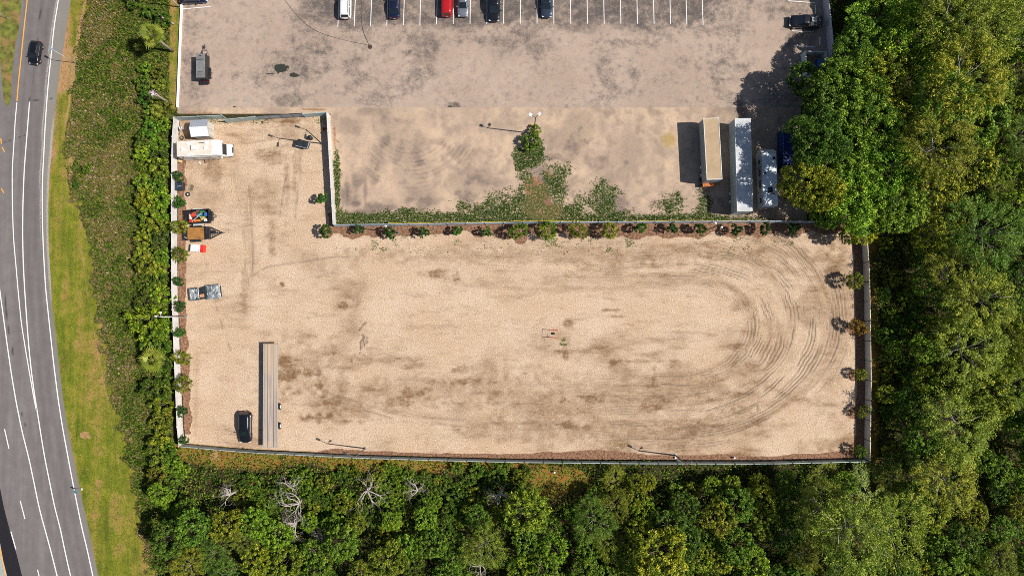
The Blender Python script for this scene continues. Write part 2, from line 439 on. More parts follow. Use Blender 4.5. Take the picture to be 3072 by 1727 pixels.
g1 = b.noise(.12, 5, .6); g2 = b.noise(1.1, 5, .65); g3 = b.noise(5.5, 3, .75); g4 = b.noise(13, 2, .7)
c = b.mix(b.rng(g1, .35, .65), (.57, .395, .262), (.655, .485, .35))
c = b.mix(b.rng(g2, .35, .7, 0, .55), c, (.53, .36, .215))
c = b.mix(b.rng(g3, .55, .66, 0, .8), c, (.88, .74, .58))
c = b.mix(b.rng(g3, .46, .34, 0, .85), c, (.27, .175, .105))
c = b.mix(b.rng(g4, .5, .7, 0, .35), c, (.8, .68, .52))
c = b.mix(b.rng(b.vor(2.2), .09, .04, 0, .55), c, (.14, .1, .07))
n6 = b.rng(b.noise(2.4, 7, .85), .36, .64)
n7 = b.rng(b.noise(.7, 6, .75, stretch=(.5, 1, 1)), .35, .65)
st = b.math('MULTIPLY', b.math('MULTIPLY', s_[0], 1.15), b.math('ADD', .25, b.math('MULTIPLY', b.math('ADD', n6, n7), .55)))
st = b.math('ADD', st, b.rng(b.noise(.5, 7, .8, stretch=(.3, 1, 1)), .5, .74, 0, .6))
c = b.mix(st, c, (.22, .125, .062))
c = b.mix(b.math('MULTIPLY', al, b.rng(g3, .3, .6, .55, 1.)), c, (.21, .15, .105))
mc = b.mix(b.rng(b.noise(3.2, 5, .75), .35, .65), (.13, .06, .035), (.38, .22, .135))
c = b.mix(b.rng(b.math('ADD', s_[2], b.math('MULTIPLY', b.math('SUBTRACT', g3, .5), .8)), .35, .6), c, mc)
c = b.mix(b.rng(b.math('MULTIPLY', s_[1], b.rng(b.noise(4.5, 3, .7), .35, .6)), .2, .5), c, (.07, .11, .02))
gravel_o.data.materials[0] = b.done(c, .95, bump=b.bump(b.math('SUBTRACT', b.math('ADD', b.math('MULTIPLY', g3, .7), b.math('MULTIPLY', g4, .5)), b.math('MULTIPLY', al, .8)), .9, .14), spec=.2)

# --- asphalt parking area
stain = .16 + .7 * sm(.5, .72, N1) * .6 + .3 * sm(.55, .8, N2) * sm(.4, .6, N3)
pk = sm(118, 60, py + (N1 - .5) * 90 + (N2 - .5) * 50) * sm(830, 950, px + (N1 - .5) * 160) * sm(2300, 2130, px + (N1 - .5) * 120)
stain = np.maximum(stain, pk * (.55 + 1.1 * (.5 * N2 + .5 * N1 - .2)))
for (x, y, rx, ry, k) in [(870, 300, 75, 34, .75), (590, 275, 35, 55, .55), (600, 60, 60, 60, .35), (900, 60, 50, 40, .6), (1080, 110, 80, 25, .5), (1500, 120, 200, 18, .5), (1900, 130, 120, 16, .5), (1150, 115, 30, 14, .5),
                          (1240, 215, 60, 12, .4), (1180, 265, 30, 20, .4), (1100, 305, 60, 14, .45), (1990, 250, 60, 40, .35), (1800, 260, 60, 40, .25), (2110, 275, 10, 14, .5), (1300, 40, 350, 30, .6), (1960, 35, 150, 40, .7), (1362, 320, 20, 12, .8),
                          (560, 60, 12, 100, .5)]:
    stain = np.maximum(stain, k * blob(x, y, rx, ry, px, py, N2, .7))
oil = 1.1 * blob(843, 208, 24, 17, px, py, N4, .55) + 1.0 * blob(884, 226, 17, 8, px, py, N4, .5) + .8 * blob(812, 222, 22, 2, px, py, N4, .4) + .6 * blob(703, 322, 14, 7, px, py, N4, .7) + .6 * blob(1350, 322, 12, 8, px, py, N4, .6)
dust = np.zeros_like(px)
for pts, w in [([(1536, 160), (1600, 120), (1655, 108)], 5), ([(2052, 95), (2080, 80)], 3), ([(2100, 66), (2150, 15)], 3), ([(1738, 105), (1750, 92)], 3), ([(1930, 140), (1990, 185)], 3), ([(2040, 245), (2062, 232)], 3), ([(1100, 320), (1310, 335)], 3), ([(760, 250), (830, 320)], 4)]:
    dust = np.maximum(dust, stroke(pts, w, px, py))
arc = np.zeros_like(px)
for cx, cy, r in [(1790, 190, 110), (1860, 170, 75), (1620, 300, 60), (1310, 420, 190), (1240, 430, 150), (1600, 60, 200), (1520, 250, 130), (1930, 380, 150), (900, 420, 170), (1450, 500, 230)]:
    rr = np.hypot(px - cx, (py - cy)); arc = np.maximum(arc, sm(4, 0, np.abs(rr - r)) * sm(.5, .7, N1) * (np.sin(rr * 2) > -.3))
sheet('parking_lot', in_asph, {'mask': pack(stain, oil, dust, arc)}, gravel_o.data.materials[0], 0.0)
b = NB('dusty_old_asphalt')
s_ = b.sep(b.attr('mask')); al = b.attr('mask', 'Alpha')
g1 = b.noise(.1, 5, .6); g2 = b.noise(.9, 8, .8); g3 = b.noise(4.5, 3, .75); g5 = b.noise(.35, 6, .7, stretch=(1, .4, 1), dist=.8)
c = b.mix(b.rng(g1, .35, .65), (.4, .295, .225), (.47, .355, .275))
c = b.mix(b.rng(g2, .35, .72, 0, .6), c, (.29, .235, .21))
c = b.mix(b.rng(g5, .55, .75, 0, .35), c, (.5, .39, .3))
f = b.math('ADD', b.math('MULTIPLY', s_[0], .85), b.math('ADD', b.math('MULTIPLY', b.math('SUBTRACT', g2, .5), 1.7), b.math('MULTIPLY', b.math('SUBTRACT', b.noise(.28, 6, .75, stretch=(.5, 1, 1), dist=1.), .5), .9)))
f = b.math('ADD', f, b.math('MULTIPLY', b.math('SUBTRACT', g3, .5), .6)); c = b.mix(b.rng(f, .1, 1.0, 0, .92), c, (.07, .062, .06))
gf = b.noise(7, 4, .85); c = b.mix(b.rng(gf, .54, .66, 0, .5), c, (.62, .5, .4)); c = b.mix(b.rng(gf, .46, .34, 0, .5), c, (.14, .11, .095)); c = b.mix(b.rng(b.noise(2.2, 7, .85), .56, .7, 0, .4), c, (.17, .135, .12))
c = b.mix(b.rng(b.vor(.9), .06, .02, 0, .7), c, (.06, .045, .04))
c = b.mix(b.math('MULTIPLY', al, .5), c, (.13, .105, .095))
c = b.mix(b.math('MULTIPLY', b.math('MULTIPLY', s_[2], b.rng(g2, .4, .6)), .45), c, (.55, .46, .38))
c = b.mix(b.rng(b.math('ADD', s_[1], b.math('MULTIPLY', b.math('SUBTRACT', b.noise(1.6, 6, .75), .5), 2.6)), .3, .62), c, (.035, .038, .03))
bpy.data.objects['parking_lot'].data.materials[0] = b.done(c, .9, bump=b.bump(g3, .3, .03), spec=.25)

# --- unpaved yard between the car park and the long fence
stain = .12 * sm(.45, .75, NV) + .45 * sm(.48, .72, N1) * (.4 + N2) + .3 * sm(.5, .7, N2) + .35 * sm(3, 0, np.abs(np.hypot(px - 1230, py - 350) % 13 - 6)) * sm(90, 110, np.hypot(px - 1230, py - 350)) * sm(240, 200, np.hypot(px - 1230, py - 350)) * sm(.4, .7, N1) * (py > 430)
for (x, y, rx, ry, k) in [(1042, 585, 14, 50, .95), (1065, 610, 22, 16, .95), (1085, 640, 60, 18, .8), (1150, 622, 70, 16, .8), (1095, 560, 6, 60, .6), (1380, 540, 60, 30, .4), (1730, 400, 60, 60, .4), (1250, 490, 60, 50, .3), (1210, 630, 40, 8, .8), (1600, 500, 40, 60, .3),
                          (1830, 560, 30, 60, .45), (1440, 560, 60, 20, .35), (2000, 610, 60, 20, .4), (1900, 460, 40, 60, .3), (1880, 490, 10, 14, .7), (1700, 480, 20, 12, .8), (1660, 470, 50, 14, .6), (1050, 370, 30, 12, .35), (1480, 380, 50, 20, .3)]:
    stain = np.maximum(stain, k * blob(x, y, rx, ry, px, py, N2, .75))
weedD = np.zeros_like(px)
for (x, y, rx, ry, k) in [(1010, 560, 11, 115, 1.3), (1014, 650, 28, 26, 1.2), (1150, 658, 70, 18, 1), (1230, 648, 60, 28, 1.1), (1300, 655, 50, 18, .9), (1390, 622, 34, 26, .9), (1440, 640, 60, 30, 1), (1500, 640, 60, 34, 1.1), (1600, 655, 90, 22, 1.1), (1585, 480, 44, 44, 1.1), (1600, 440, 36, 26, 1.2), (1650, 560, 60, 70, 1.05), (1600, 620, 70, 50, 1.0), (1585, 540, 30, 50, .9),
                          (1640, 560, 30, 60, .7), (1670, 590, 30, 70, .9), (1720, 640, 60, 34, 1.1), (1735, 600, 20, 20, .7), (1820, 620, 46, 60, 1.05), (1850, 650, 40, 24, 1.1), (1830, 572, 28, 18, .8), (1900, 660, 70, 12, .9), (2010, 620, 42, 46, .95), (2110, 600, 24, 60, .9), (2115, 650, 40, 20, 1.1), (1490, 600, 40, 30, .6), (1570, 600, 30, 50, .4), (2180, 660, 120, 12, .9), (1700, 500, 14, 30, .6)]:
    weedD = np.maximum(weedD, k * blob(x, y, rx * 1.1, ry * 1.1, px, py, N2, .9))
weedD = np.maximum(weedD, 1.3 * sm(40, 14, 670 - py + (N1 - .5) * 34) * (px > 1000) * (px < 2190))
rust = 1.3 * blob(1612, 580, 44, 80, px, py, N1, .9) + 1.1 * blob(1640, 620, 60, 40, px, py, N2, .9) + 1.1 * blob(1600, 590, 36, 50, px, py, N1, .7) + .9 * blob(1640, 645, 44, 20, px, py, N2, .7) + .8 * blob(1645, 520, 30, 22, px, py, N2, .8) + .9 * blob(1003, 400, 7, 60, px, py, N2, .5) + (N2 > .5) * .6 * blob(760, 339, 210, 5, px, py, N2, .8) + .6 * blob(600, 340, 60, 8, px, py, N2, .6) + .9 * blob(940, 328, 50, 5, px, py, N2, .6)
straw = 1.1 * blob(2010, 420, 26, 24, px, py, N4, .45)
sheet('dirt_lot', in_dirt, {'mask': pack(stain, weedD, rust, straw)}, gravel_o.data.materials[0], 0.0)
b = NB('packed_sandy_dirt')
s_ = b.sep(b.attr('mask')); al = b.attr('mask', 'Alpha')
g1 = b.noise(.14, 5, .6); g2 = b.noise(.8, 7, .78, stretch=(1, .8, 1)); g3 = b.noise(5, 3, .75)
c = b.mix(b.rng(g1, .38, .62), (.46, .335, .24), (.58, .42, .285))
c = b.mix(b.rng(g2, .4, .75, 0, .7), c, (.3, .235, .21))
c = b.mix(b.rng(g2, .42, .28, 0, .5), c, (.6, .43, .3))
gf = b.noise(7, 4, .85); c = b.mix(b.rng(gf, .54, .66, 0, .5), c, (.72, .58, .44)); c = b.mix(b.rng(gf, .46, .34, 0, .5), c, (.22, .155, .11)); c = b.mix(b.rng(b.noise(1.8, 8, .85), .55, .7, 0, .45), c, (.25, .19, .16))
c = b.mix(b.math('MULTIPLY', s_[0], b.rng(g3, .25, .7, .6, 1.1)), c, (.13, .1, .09))
c = b.mix(b.rng(b.math('ADD', s_[2], b.math('MULTIPLY', b.math('ADD', b.math('SUBTRACT', g3, .5), b.math('SUBTRACT', b.noise(1.5, 6, .75), .5)), 1.8)), .4, 1.0, 0, .8), c, b.mix(b.rng(g2, .4, .6), (.16, .06, .03), (.34, .16, .06)))
c = b.mix(b.math('MULTIPLY', al, b.rng(g3, .3, .6, .5, 1)), c, (.38, .26, .1))
c = b.mix(b.rng(b.math('MULTIPLY', s_[1], b.rng(b.noise(3.5, 4, .75), .35, .6)), .25, .55), c, (.06, .085, .02))
c = b.mix(b.rng(b.vor(1.1), .07, .03, 0, .6), c, (.1, .07, .05))
bpy.data.objects['dirt_lot'].data.materials[0] = b.done(c, .95, bump=b.bump(g3, .5, .06), spec=.2)

# --- open ground: mown verge, meadow and wood floor
vr = edge(VERGE_R, py); rr_ = edge(ROAD_R, py)
verge = sm(14, -14, px - vr + (N2 - .5) * 50 + (N4 - .5) * 40) * sm(1450, 1100, px)
meadow = (1 - verge) * sm(30, -30, px - edge([(520, -260), (520, 1330), (500, 1500), (480, 1900)], py))
strip = ((px > 505) & (px < 560) & (py < 330)).astype(float)
verge = np.maximum(verge, strip * sm(-3, 3, px - 506 + (N2 - .5) * 12)); meadow *= (1 - verge)
sand = sm(8, 0, np.abs(px - vr + 4)) * sm(480, 300, py) * .9 * (px < 400) + blob(212, 520, 10, 60, px, py, N2, .5) + 1.2 * blob(258, 1306, 18, 14, px, py, N4, .7) + .7 * blob(645, 1360, 24, 26, px, py, N2, .7) * (py > 1345)
sand += .8 * sm(40, 4, px - rr_) * sm(560, 420, py) * (.2 + N1) + .5 * (verge > .5) * sm(.5, .66, N1) * sm(900, 400, py); sand += .8 * stroke([(243, 730), (262, 880), (290, 1040), (318, 1180), (340, 1300), (375, 1500)], 7, px, py) * (.3 + N2)
brush = sm(80, 22, py - np.interp(px, [500, 2620], [1345, 1372]) + (N1 - .5) * 60) * (px > 520) * (py > 1330) * sm(1750, 1450, px + (N1 - .5) * 400)
brush = np.maximum(brush, 1.2 * blob(1680, 1440, 130, 60, px, py, N1, .5)); brush = np.maximum(brush, sm(40, 10, px - 2612) * (px > 2600) * (py > 700) * (py < 1500) * N1 * 1.4)
ZG = 0
sheet('ground', in_ground, {'mask': pack(verge, meadow, brush, sand)}, gravel_o.data.materials[0], -0.004)
b = NB('verge_meadow_wood_floor')
s_ = b.sep(b.attr('mask')); al = b.attr('mask', 'Alpha')
g1 = b.noise(.16, 5, .6); g2 = b.noise(.9, 6, .7); g3 = b.noise(4.5, 3, .75); gs = b.noise(.6, 5, .65, stretch=(1, .12, 1))
floor = b.mix(b.rng(g3, .35, .65), (.018, .028, .008), (.085, .055, .028))
vg = b.ramp(b.math('ADD', b.math('MULTIPLY', gs, .6), b.math('MULTIPLY', b.noise(.35, 5, .7), .4)), (.38, (.08, .11, .012)), (.46, (.16, .18, .016)), (.52, (.24, .22, .03)), (.6, (.36, .21, .08)))
vg = b.mix(b.rng(g2, .45, .62, 0, .6), vg, (.1, .13, .012))
vg = b.mix(b.rng(g3, .55, .72, 0, .5), vg, (.4, .36, .1))
vg = b.mix(b.rng(g3, .45, .3, 0, .55), vg, (.05, .07, .008))
md = b.ramp(g2, (.3, (.04, .08, .01)), (.5, (.12, .12, .03)), (.7, (.2, .15, .07)))
md = b.mix(b.rng(g3, .5, .68, 0, .6), md, (.25, .18, .12))
br = b.ramp(g2, (.3, (.07, .1, .012)), (.48, (.22, .17, .03)), (.62, (.3, .11, .03)), (.75, (.38, .25, .14)))
gq = b.math('MULTIPLY', b.math('SUBTRACT', b.noise(1.6, 7, .8), .5), 1.6)
c = b.mix(b.rng(b.math('ADD', s_[0], gq), .25, .75), floor, vg)
c = b.mix(b.rng(b.math('ADD', s_[1], gq), .25, .75), c, md)
c = b.mix(b.rng(s_[2], .25, .7), c, br)
c = b.mix(b.rng(b.math('ADD', al, b.math('MULTIPLY', b.math('SUBTRACT', g3, .5), .7)), .35, .8, 0, .85), c, (.44, .25, .13))
ground_mat = b.done(c, .95, bump=b.bump(g3, .8, .1), spec=.15)
bpy.data.objects['ground'].data.materials[0] = ground_mat
# the land beyond, out to the horizon
mb = MB(); 
for x0, x1, y0, y1 in [(-1500, GX0, -1500, 1500), (GX1, 1500, -1500, 1500), (GX0, GX1, -1500, GY0), (GX0, GX1, GY1, 1500)]:
    mb.add([(x0, y0, -.01), (x1, y0, -.01), (x1, y1, -.01), (x0, y1, -.01)], [(0, 1, 2, 3)])
b = NB('far_woodland_ground'); far = mb.build('terrain', b.done(b.mix(b.rng(b.noise(.2, 6, .7), .35, .65), (.03, .05, .01), (.12, .13, .03)), .95)); tag(far, kind='structure')

# ------------------------------------------------------------------ road
LINE_EDGE = [(195, -260), (176, 0), (163, 75), (154, 164), (146, 239), (140, 313), (135, 388), (131.5, 470), (128, 521), (127, 611), (128, 686), (131, 760), (137, 864), (148, 968), (161, 1088), (174, 1192), (188, 1282), (207, 1385), (224, 1474), (245, 1578), (262, 1647), (279, 1727), (320, 1900)]
LINE_MID = [(89, 306), (79, 432), (73, 507), (69, 611), (68, 700), (70, 790), (74, 864), (80, 953), (87, 1043), (95, 1118), (103, 1177), (115, 1252), (122, 1296), (134, 1370), (149, 1444), (164, 1519), (182, 1587), (194, 1647), (212, 1727), (255, 1900)]
LINE_O = [(106, -260), (82, 0), (72, 89), (63, 179), (55, 254), (51, 304)]
LINE_3 = [(51, 308), (46, 358), (42, 432), (37, 507), (37, 581), (39, 671), (42, 730), (49, 805), (54, 864), (64, 968), (81, 1073), (94, 1147), (103, 1201), (110, 1232)]
LINE_4 = [(-12, 780), (0, 873), (9, 939), (21, 1028), (34, 1118), (49, 1207), (67, 1296), (87, 1373), (103, 1450), (119, 1528), (137, 1593), (155, 1659), (172, 1727), (215, 1900)]
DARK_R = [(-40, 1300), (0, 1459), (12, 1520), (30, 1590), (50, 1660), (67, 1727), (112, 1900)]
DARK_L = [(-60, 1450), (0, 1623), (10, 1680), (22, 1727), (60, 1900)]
yy = np.linspace(-250, 2050, 460)
uu = np.concatenate([np.arange(0, 22, .25), np.arange(22, 60, 2)])
RX = edge(ROAD_R, yy)
pts0 = np.array([P(x, y) for x, y in zip(RX, yy)])
V = np.zeros((len(yy), len(uu), 3)); V[:, :, 0] = pts0[:, 0:1] - uu[None]; V[:, :, 1] = pts0[:, 1:2]; V[:, :, 2] = .02
rpx, rpy = unP(V[:, :, 0], V[:, :, 1])
LE = edge(LINE_EDGE, rpy)
sh = sm(-.5, .5, rpx - LE) * (1 - .5 * sm(600, 900, rpy))
pale = sm(-9, -2, rpx - edge(ROAD_R, rpy)) * sm(300, 420, rpy) * sm(960, 820, rpy) * 1.2
pale += .9 * (sm(4, 1, np.abs(rpx - LE + 6.5)) * sm(900, 500, rpy))
du = rpx - LE
wt = .6 * (np.exp(-((du + 22) / 9) ** 2) + np.exp(-((du + 48) / 9) ** 2)) + .35 * np.exp(-((du + 70) / 8) ** 2) + .35 * np.exp(-((du + 95) / 8) ** 2)
seam = sm(1.6, .4, np.abs(rpx - edge([(125, 0), (110, 150), (98, 250), (89, 300)], rpy))) * (rpy < 305) + sm(1.4, .3, np.abs(rpx - edge([(13, 864), (22, 968), (45, 1088), (60, 1222), (84, 1300)], rpy))) * (rpy > 864) * (rpy < 1300)
seam += sm(1.5, .3, np.abs(rpy - 303 + (rpx - 90) * .1)) * (rpx > 90) * (rpx < 160) + sm(1.6, .3, np.abs(rpy - 418 + (rpx - 40) * .35)) * (rpx > 10) * (rpx < 80)
n0 = len(yy); n1 = len(uu)
ii, jj = np.meshgrid(np.arange(n0 - 1), np.arange(n1 - 1), indexing='ij'); a = (ii * n1 + jj).ravel()
F = np.stack([a, a + 1, a + n1 + 1, a + n1], -1)
b = NB('grey_road_asphalt')
s_ = b.sep(b.attr('mask')); al = b.attr('mask', 'Alpha')
g2 = b.noise(.6, 5, .65); g3 = b.noise(6, 3, .7); gl = b.noise(.8, 4, .6, stretch=(1, .05, 1))
c = b.mix(b.rng(g2, .3, .7), (.17, .152, .147), (.21, .188, .178))
c = b.mix(b.rng(gl, .35, .65, 0, .4), c, (.12, .1, .1))
c = b.mix(b.math('MULTIPLY', s_[2], .5), c, (.085, .07, .075)); c = b.mix(b.rng(b.noise(.9, 7, .8, stretch=(1, .5, 1)), .58, .7, 0, .35), c, (.25, .22, .2))
c = b.mix(b.math('MULTIPLY', s_[0], .6), c, (.25, .235, .2))
c = b.mix(b.rng(b.math('MULTIPLY', s_[1], b.rng(g3, .3, .6)), .1, .7, 0, .8), c, (.42, .38, .33))
c = b.mix(b.rng(g3, .6, .75, 0, .3), c, (.3, .28, .26))
c = b.mix(b.rng(g3, .4, .28, 0, .3), c, (.06, .055, .055))
c = b.mix(b.math('MULTIPLY', al, b.rng(g3, .3, .5, .4, .9)), c, (.04, .035, .035))
road_mat = b.done(c, .85, bump=b.bump(g3, .25, .02), spec=.3)
road = np_mesh('road', V.reshape(-1, 3), F, road_mat, attrs={'mask': pack(sh, pale, wt, seam).reshape(-1, 4)}); tag(road, kind='structure')

def resample(pts, step=14):
    out = []
    for (x0, y0), (x1, y1) in zip(pts[:-1], pts[1:]):
        n = max(1, int(math.hypot(x1 - x0, y1 - y0) / step))
        out += [(x0 + (x1 - x0) * k / n, y0 + (y1 - y0) * k / n) for k in range(n)]
    return out + [pts[-1]]
def smooth_pts(pts, it=3):
    p = resample(pts)
    for _ in range(it):
        p = [p[0]] + [((p[i - 1][0] + 2 * p[i][0] + p[i + 1][0]) / 4, (p[i - 1][1] + 2 * p[i][1] + p[i + 1][1]) / 4) for i in range(1, len(p) - 1)] + [p[-1]]
    return p
def ribbon(name, pts, w, mat, z=.026, smooth=True, kind='structure', wob=0):
    p = smooth_pts(pts) if smooth else pts
    W = [P(x, y, 0) for x, y in p]
    mb = MB(); vs = []
    for i, q in enumerate(W):
        d = (W[min(i + 1, len(W) - 1)] - W[max(i - 1, 0)]).normalized(); nrm = Vector((-d.y, d.x, 0))
        ww = w * (1 + wob * (random.random() - .5))
        vs += [q + nrm * ww / 2 + Vector((0, 0, z)), q - nrm * ww / 2 + Vector((0, 0, z))]
    mb.add(vs, [(2 * i, 2 * i + 1, 2 * i + 3, 2 * i + 2) for i in range(len(W) - 1)])
    return tag(mb.build(name, mat), kind=kind)
def sheet_poly(name, poly, mat, z):
    mb = MB(); mb.add([P(x, y, 0) + Vector((0, 0, z)) for x, y in poly], [tuple(range(len(poly)))])
    return tag(mb.build(name, mat), kind='structure')
ribbon('road_edge_line', LINE_EDGE, .17, M['white_line'])
ribbon('road_lane_line', LINE_MID, .17, M['white_line'])
ribbon('road_edge_line', LINE_3, .15, M['white_line'])
ribbon('road_lane_line', LINE_4, .17, M['white_line'])
ribbon('road_edge_line', LINE_O, .17, M['orange_line'])
for a_, b_ in [((14, 1286), (27, 1344)), ((61, 1501), (75, 1555)), ((113, 1707), (132, 1790)), ((33, 1593), (48, 1646))]:
    ribbon('road_dash_line', [a_, b_], .16, M['white_line'], smooth=False)
for a_, b_ in [((6, 441), (14, 456)), ((4, 565), (12, 579)), ((3, 415), (4, 432))]:
    ribbon('road_dash_line', [a_, b_], .16, M['orange_line'], smooth=False)
strip_mat = simple('near_black_strip', (.008, .006, .01), .8, var=.3)
sheet_poly('road_dark_strip', resample(DARK_R) + resample(DARK_L)[::-1], strip_mat, .034)  # near-black sheet laid over the road in the lower left corner
pv = simple('pale_road_concrete', (.33, .35, .33), .9, var=.15)
sheet_poly('road_far_carriageway', resample(DARK_L) + [(-60, 1900), (-200, 1900), (-200, 1450)], pv, .030)
ribbon('road_edge_line', [(-30, 1530), (0, 1639), (8, 1680), (18, 1727), (55, 1900)], .18, M['orange_line'], z=.036)
ISL_R = [(75, -260), (66, 0), (57, 89), (45, 149), (37, 224), (33, 300), (26, 318)]
ISL_L = [(-200, -260), (-120, 0), (-8, 60), (-4, 140), (1, 185), (6, 239), (12, 300), (21, 319)]
isl = sheet_poly('grass_median', resample(ISL_R) + resample(ISL_L)[::-1], simple('median_grass_turf', (.13, .14, .02), .95, var=.5, scale=1.1, dirt=(.28, .16, .06), dirt_amt=1.), .04)

# stall lines
STALL = [(823, 275, 835), (987, 268, 1000), (1152, 265, 1163), (1315, 260, 1327), (1482, 255, 1492), (1648, 252, 1655), (1815, 247, 1823), (1983, 244, 1988), (2152, 242, 2157), (2320, 240, 2324), (2490, 240, 2493)]
STALL2 = [(83, 240, 87), (252, 240, 253), (421, 240, 420), (591, 240, 587), (759, 240, 755), (927, 240, 922), (1095, 241, 1090), (1262, 241, 1256), (1429, 242, 1422), (1595, 245, 1588), (1758, 247, 1750), (1922, 253, 1912)]
lines = [(768 + x / 3.352, y / 3.352, 768 + xt / 3.352) for x, y, xt in STALL] + [(1536 + x / 3.352, y / 3.352, 1536 + xt / 3.352) for x, y, xt in STALL2]
for x, y, xt in lines:
    ribbon('parking_line', [(x, y), (xt + (xt - x) * .4, -40)], .115, M['white_line'], z=.006, smooth=False)
ribbon('parking_line', [(2365, 3), (2444, 9)], .11, M['white_line'], z=.006, smooth=False)
ribbon('parking_line', [(2379, 137), (2446, 142)], .11, M['white_line'], z=.006, smooth=False)
ribbon('parking_line', [(2376, 93), (2442, 97)], .09, M['white_line'], z=.006, smooth=False)
ribbon('parking_line', [(545, 28), (632, 20)], .1, M['white_line'], z=.006, smooth=False)
crack = simple('dark_sealant', (.05, .035, .03), .9)
ribbon('pavement_seam', [(846, -10), (887, 45), (932, 87), (977, 106), (1036, 122), (1104, 136)], .07, crack, z=.006, wob=.6)
ribbon('pavement_seam', [(1084, -10), (1083, 60), (1086, 90), (1098, 118), (1108, 138)], .09, crack, z=.008, wob=.8)
mb = MB(); c0 = P(1110, 141); mb.cyl(c0 + Vector((0, 0, -.02)), c0 + Vector((0, 0, .03)), .36, n=20)
mh = mb.build('manhole_cover', simple('rusty_iron', (.06, .035, .025), .8), bevel=.01); tag(mh, 'round rusty manhole cover where two dark seams meet in the car park', 'manhole cover')

# ------------------------------------------------------------------ leaf clouds
def leaves(name, C, Nn, S, asp, tint, mat, parent=None, tone=None, rng=RNG):
    n = len(C)
    Nn = Nn / (np.linalg.norm(Nn, axis=1, keepdims=True) + 1e-9)
    r = rng.normal(size=(n, 3)); T = np.cross(Nn, r); T /= (np.linalg.norm(T, axis=1, keepdims=True) + 1e-9); B = np.cross(Nn, T)
    S = S[:, None]
    V = np.stack([C + T * S, C + B * S * asp, C - T * S, C - B * S * asp], 1).reshape(-1, 3)
    F = np.arange(4 * n).reshape(-1, 4)
    at = {}
    if tone is not None: at['tone'] = np.repeat(np.concatenate([tone, np.ones((n, 1))], 1), 4, 0)
    else: at['tint'] = np.repeat(tint, 4)
    return np_mesh(name, V, F, mat, parent, at)
def blades(name, X, Y, h, w, tone, mat, lean=.5, z0=0, rng=RNG):
    """upright leaning blades / tufts"""
    n = len(X); a = rng.random(n) * 2 * np.pi
    base = np.stack([X, Y, np.full(n, z0)], 1)
    d = np.stack([np.cos(a), np.sin(a), np.zeros(n)], 1)
    b2 = rng.random(n) * 2 * np.pi
    ld = np.stack([np.cos(b2), np.sin(b2), np.zeros(n)], 1) * (lean * h * (.3 + rng.random(n)))[:, None]
    up = np.stack([np.zeros(n), np.zeros(n), h], 1)
    w = w[:, None]
    V = np.stack([base - d * w, base + d * w, base + d * w * .5 + ld + up, base - d * w * .5 + ld + up], 1).reshape(-1, 3)
    return np_mesh(name, V, np.arange(4 * n).reshape(-1, 4), mat, None, {'tone': np.repeat(np.concatenate([tone, np.ones((n, 1))], 1), 4, 0)})

def crown(kind, Rr, hc, flat, ncl, nl, leaf, seed):
    rng = np.random.default_rng(seed)
    C = []; Nn = []; T = []; S = []
    dirs = rng.normal(size=(ncl, 3)); dirs[:, 2] = np.abs(dirs[:, 2]) * .9 - .25
    dirs /= np.linalg.norm(dirs, axis=1, keepdims=True)
    lob = 1 + .28 * np.sin(np.arctan2(dirs[:, 1], dirs[:, 0]) * rng.integers(2, 5) + rng.random() * 6) * rng.random()
    rad = Rr * (.45 + .55 * rng.random(ncl) ** .45) * lob
    cc = dirs * rad[:, None] * np.array([1, 1, flat]) + np.array([0, 0, hc])
    for k in range(ncl):
        cr = Rr * (.055 + .075 * rng.random()) * (1.7 if Rr < 2 else 1)
        q = rng.normal(size=(nl, 3)); q /= np.linalg.norm(q, axis=1, keepdims=True)
        q[:, 2] = np.where(q[:, 2] < -.3, -q[:, 2], q[:, 2])
        rr = cr * (.55 + .6 * rng.random(nl) ** .6)
        p = q * rr[:, None]
        if kind == 'feather':
            p = p * .9 + dirs[k] * (rng.random(nl) * cr * 2.4)[:, None]
        C.append(cc[k] + p)
        nn = q * 1.0 + np.array([0, 0, .45]) + rng.normal(size=(nl, 3)) * (.75 if kind != 'feather' else .9)
        Nn.append(nn)
        T.append(np.clip(.45 + .16 * rng.normal() + .3 * rng.normal(size=nl), 0, 1))
        S.append(leaf * (.6 + .8 * rng.random(nl)))
    return np.concatenate(C), np.concatenate(Nn), np.concatenate(T), np.concatenate(S)

def limb_tree(mb, base, top, r, rng, n=6, spread=1.5, Rr=3, flat=.6):
    b0 = Vector(base); t0 = Vector(top)
    mid = (b0 + t0) / 2 + Vector((rng.normal() * .2, rng.normal() * .2, 0))
    mb.tube([b0, mid, t0], [r, r * .8, r * .55], 7)
    for k in range(n):
        a = 2 * math.pi * k / n + rng.random()
        st = mid.lerp(t0, .3 + .7 * rng.random())
        ex_ = .7 + .35 * rng.random(); en = t0 + Vector((math.cos(a) * Rr * ex_, math.sin(a) * Rr * ex_, Rr * flat * (.2 + .85 * rng.random())))
        m2 = st.lerp(en, .5) + Vector((rng.normal() * .15, rng.normal() * .15, .2))
        mb.tube([st, m2, en], [r * .45, r * .3, r * .1], 5)

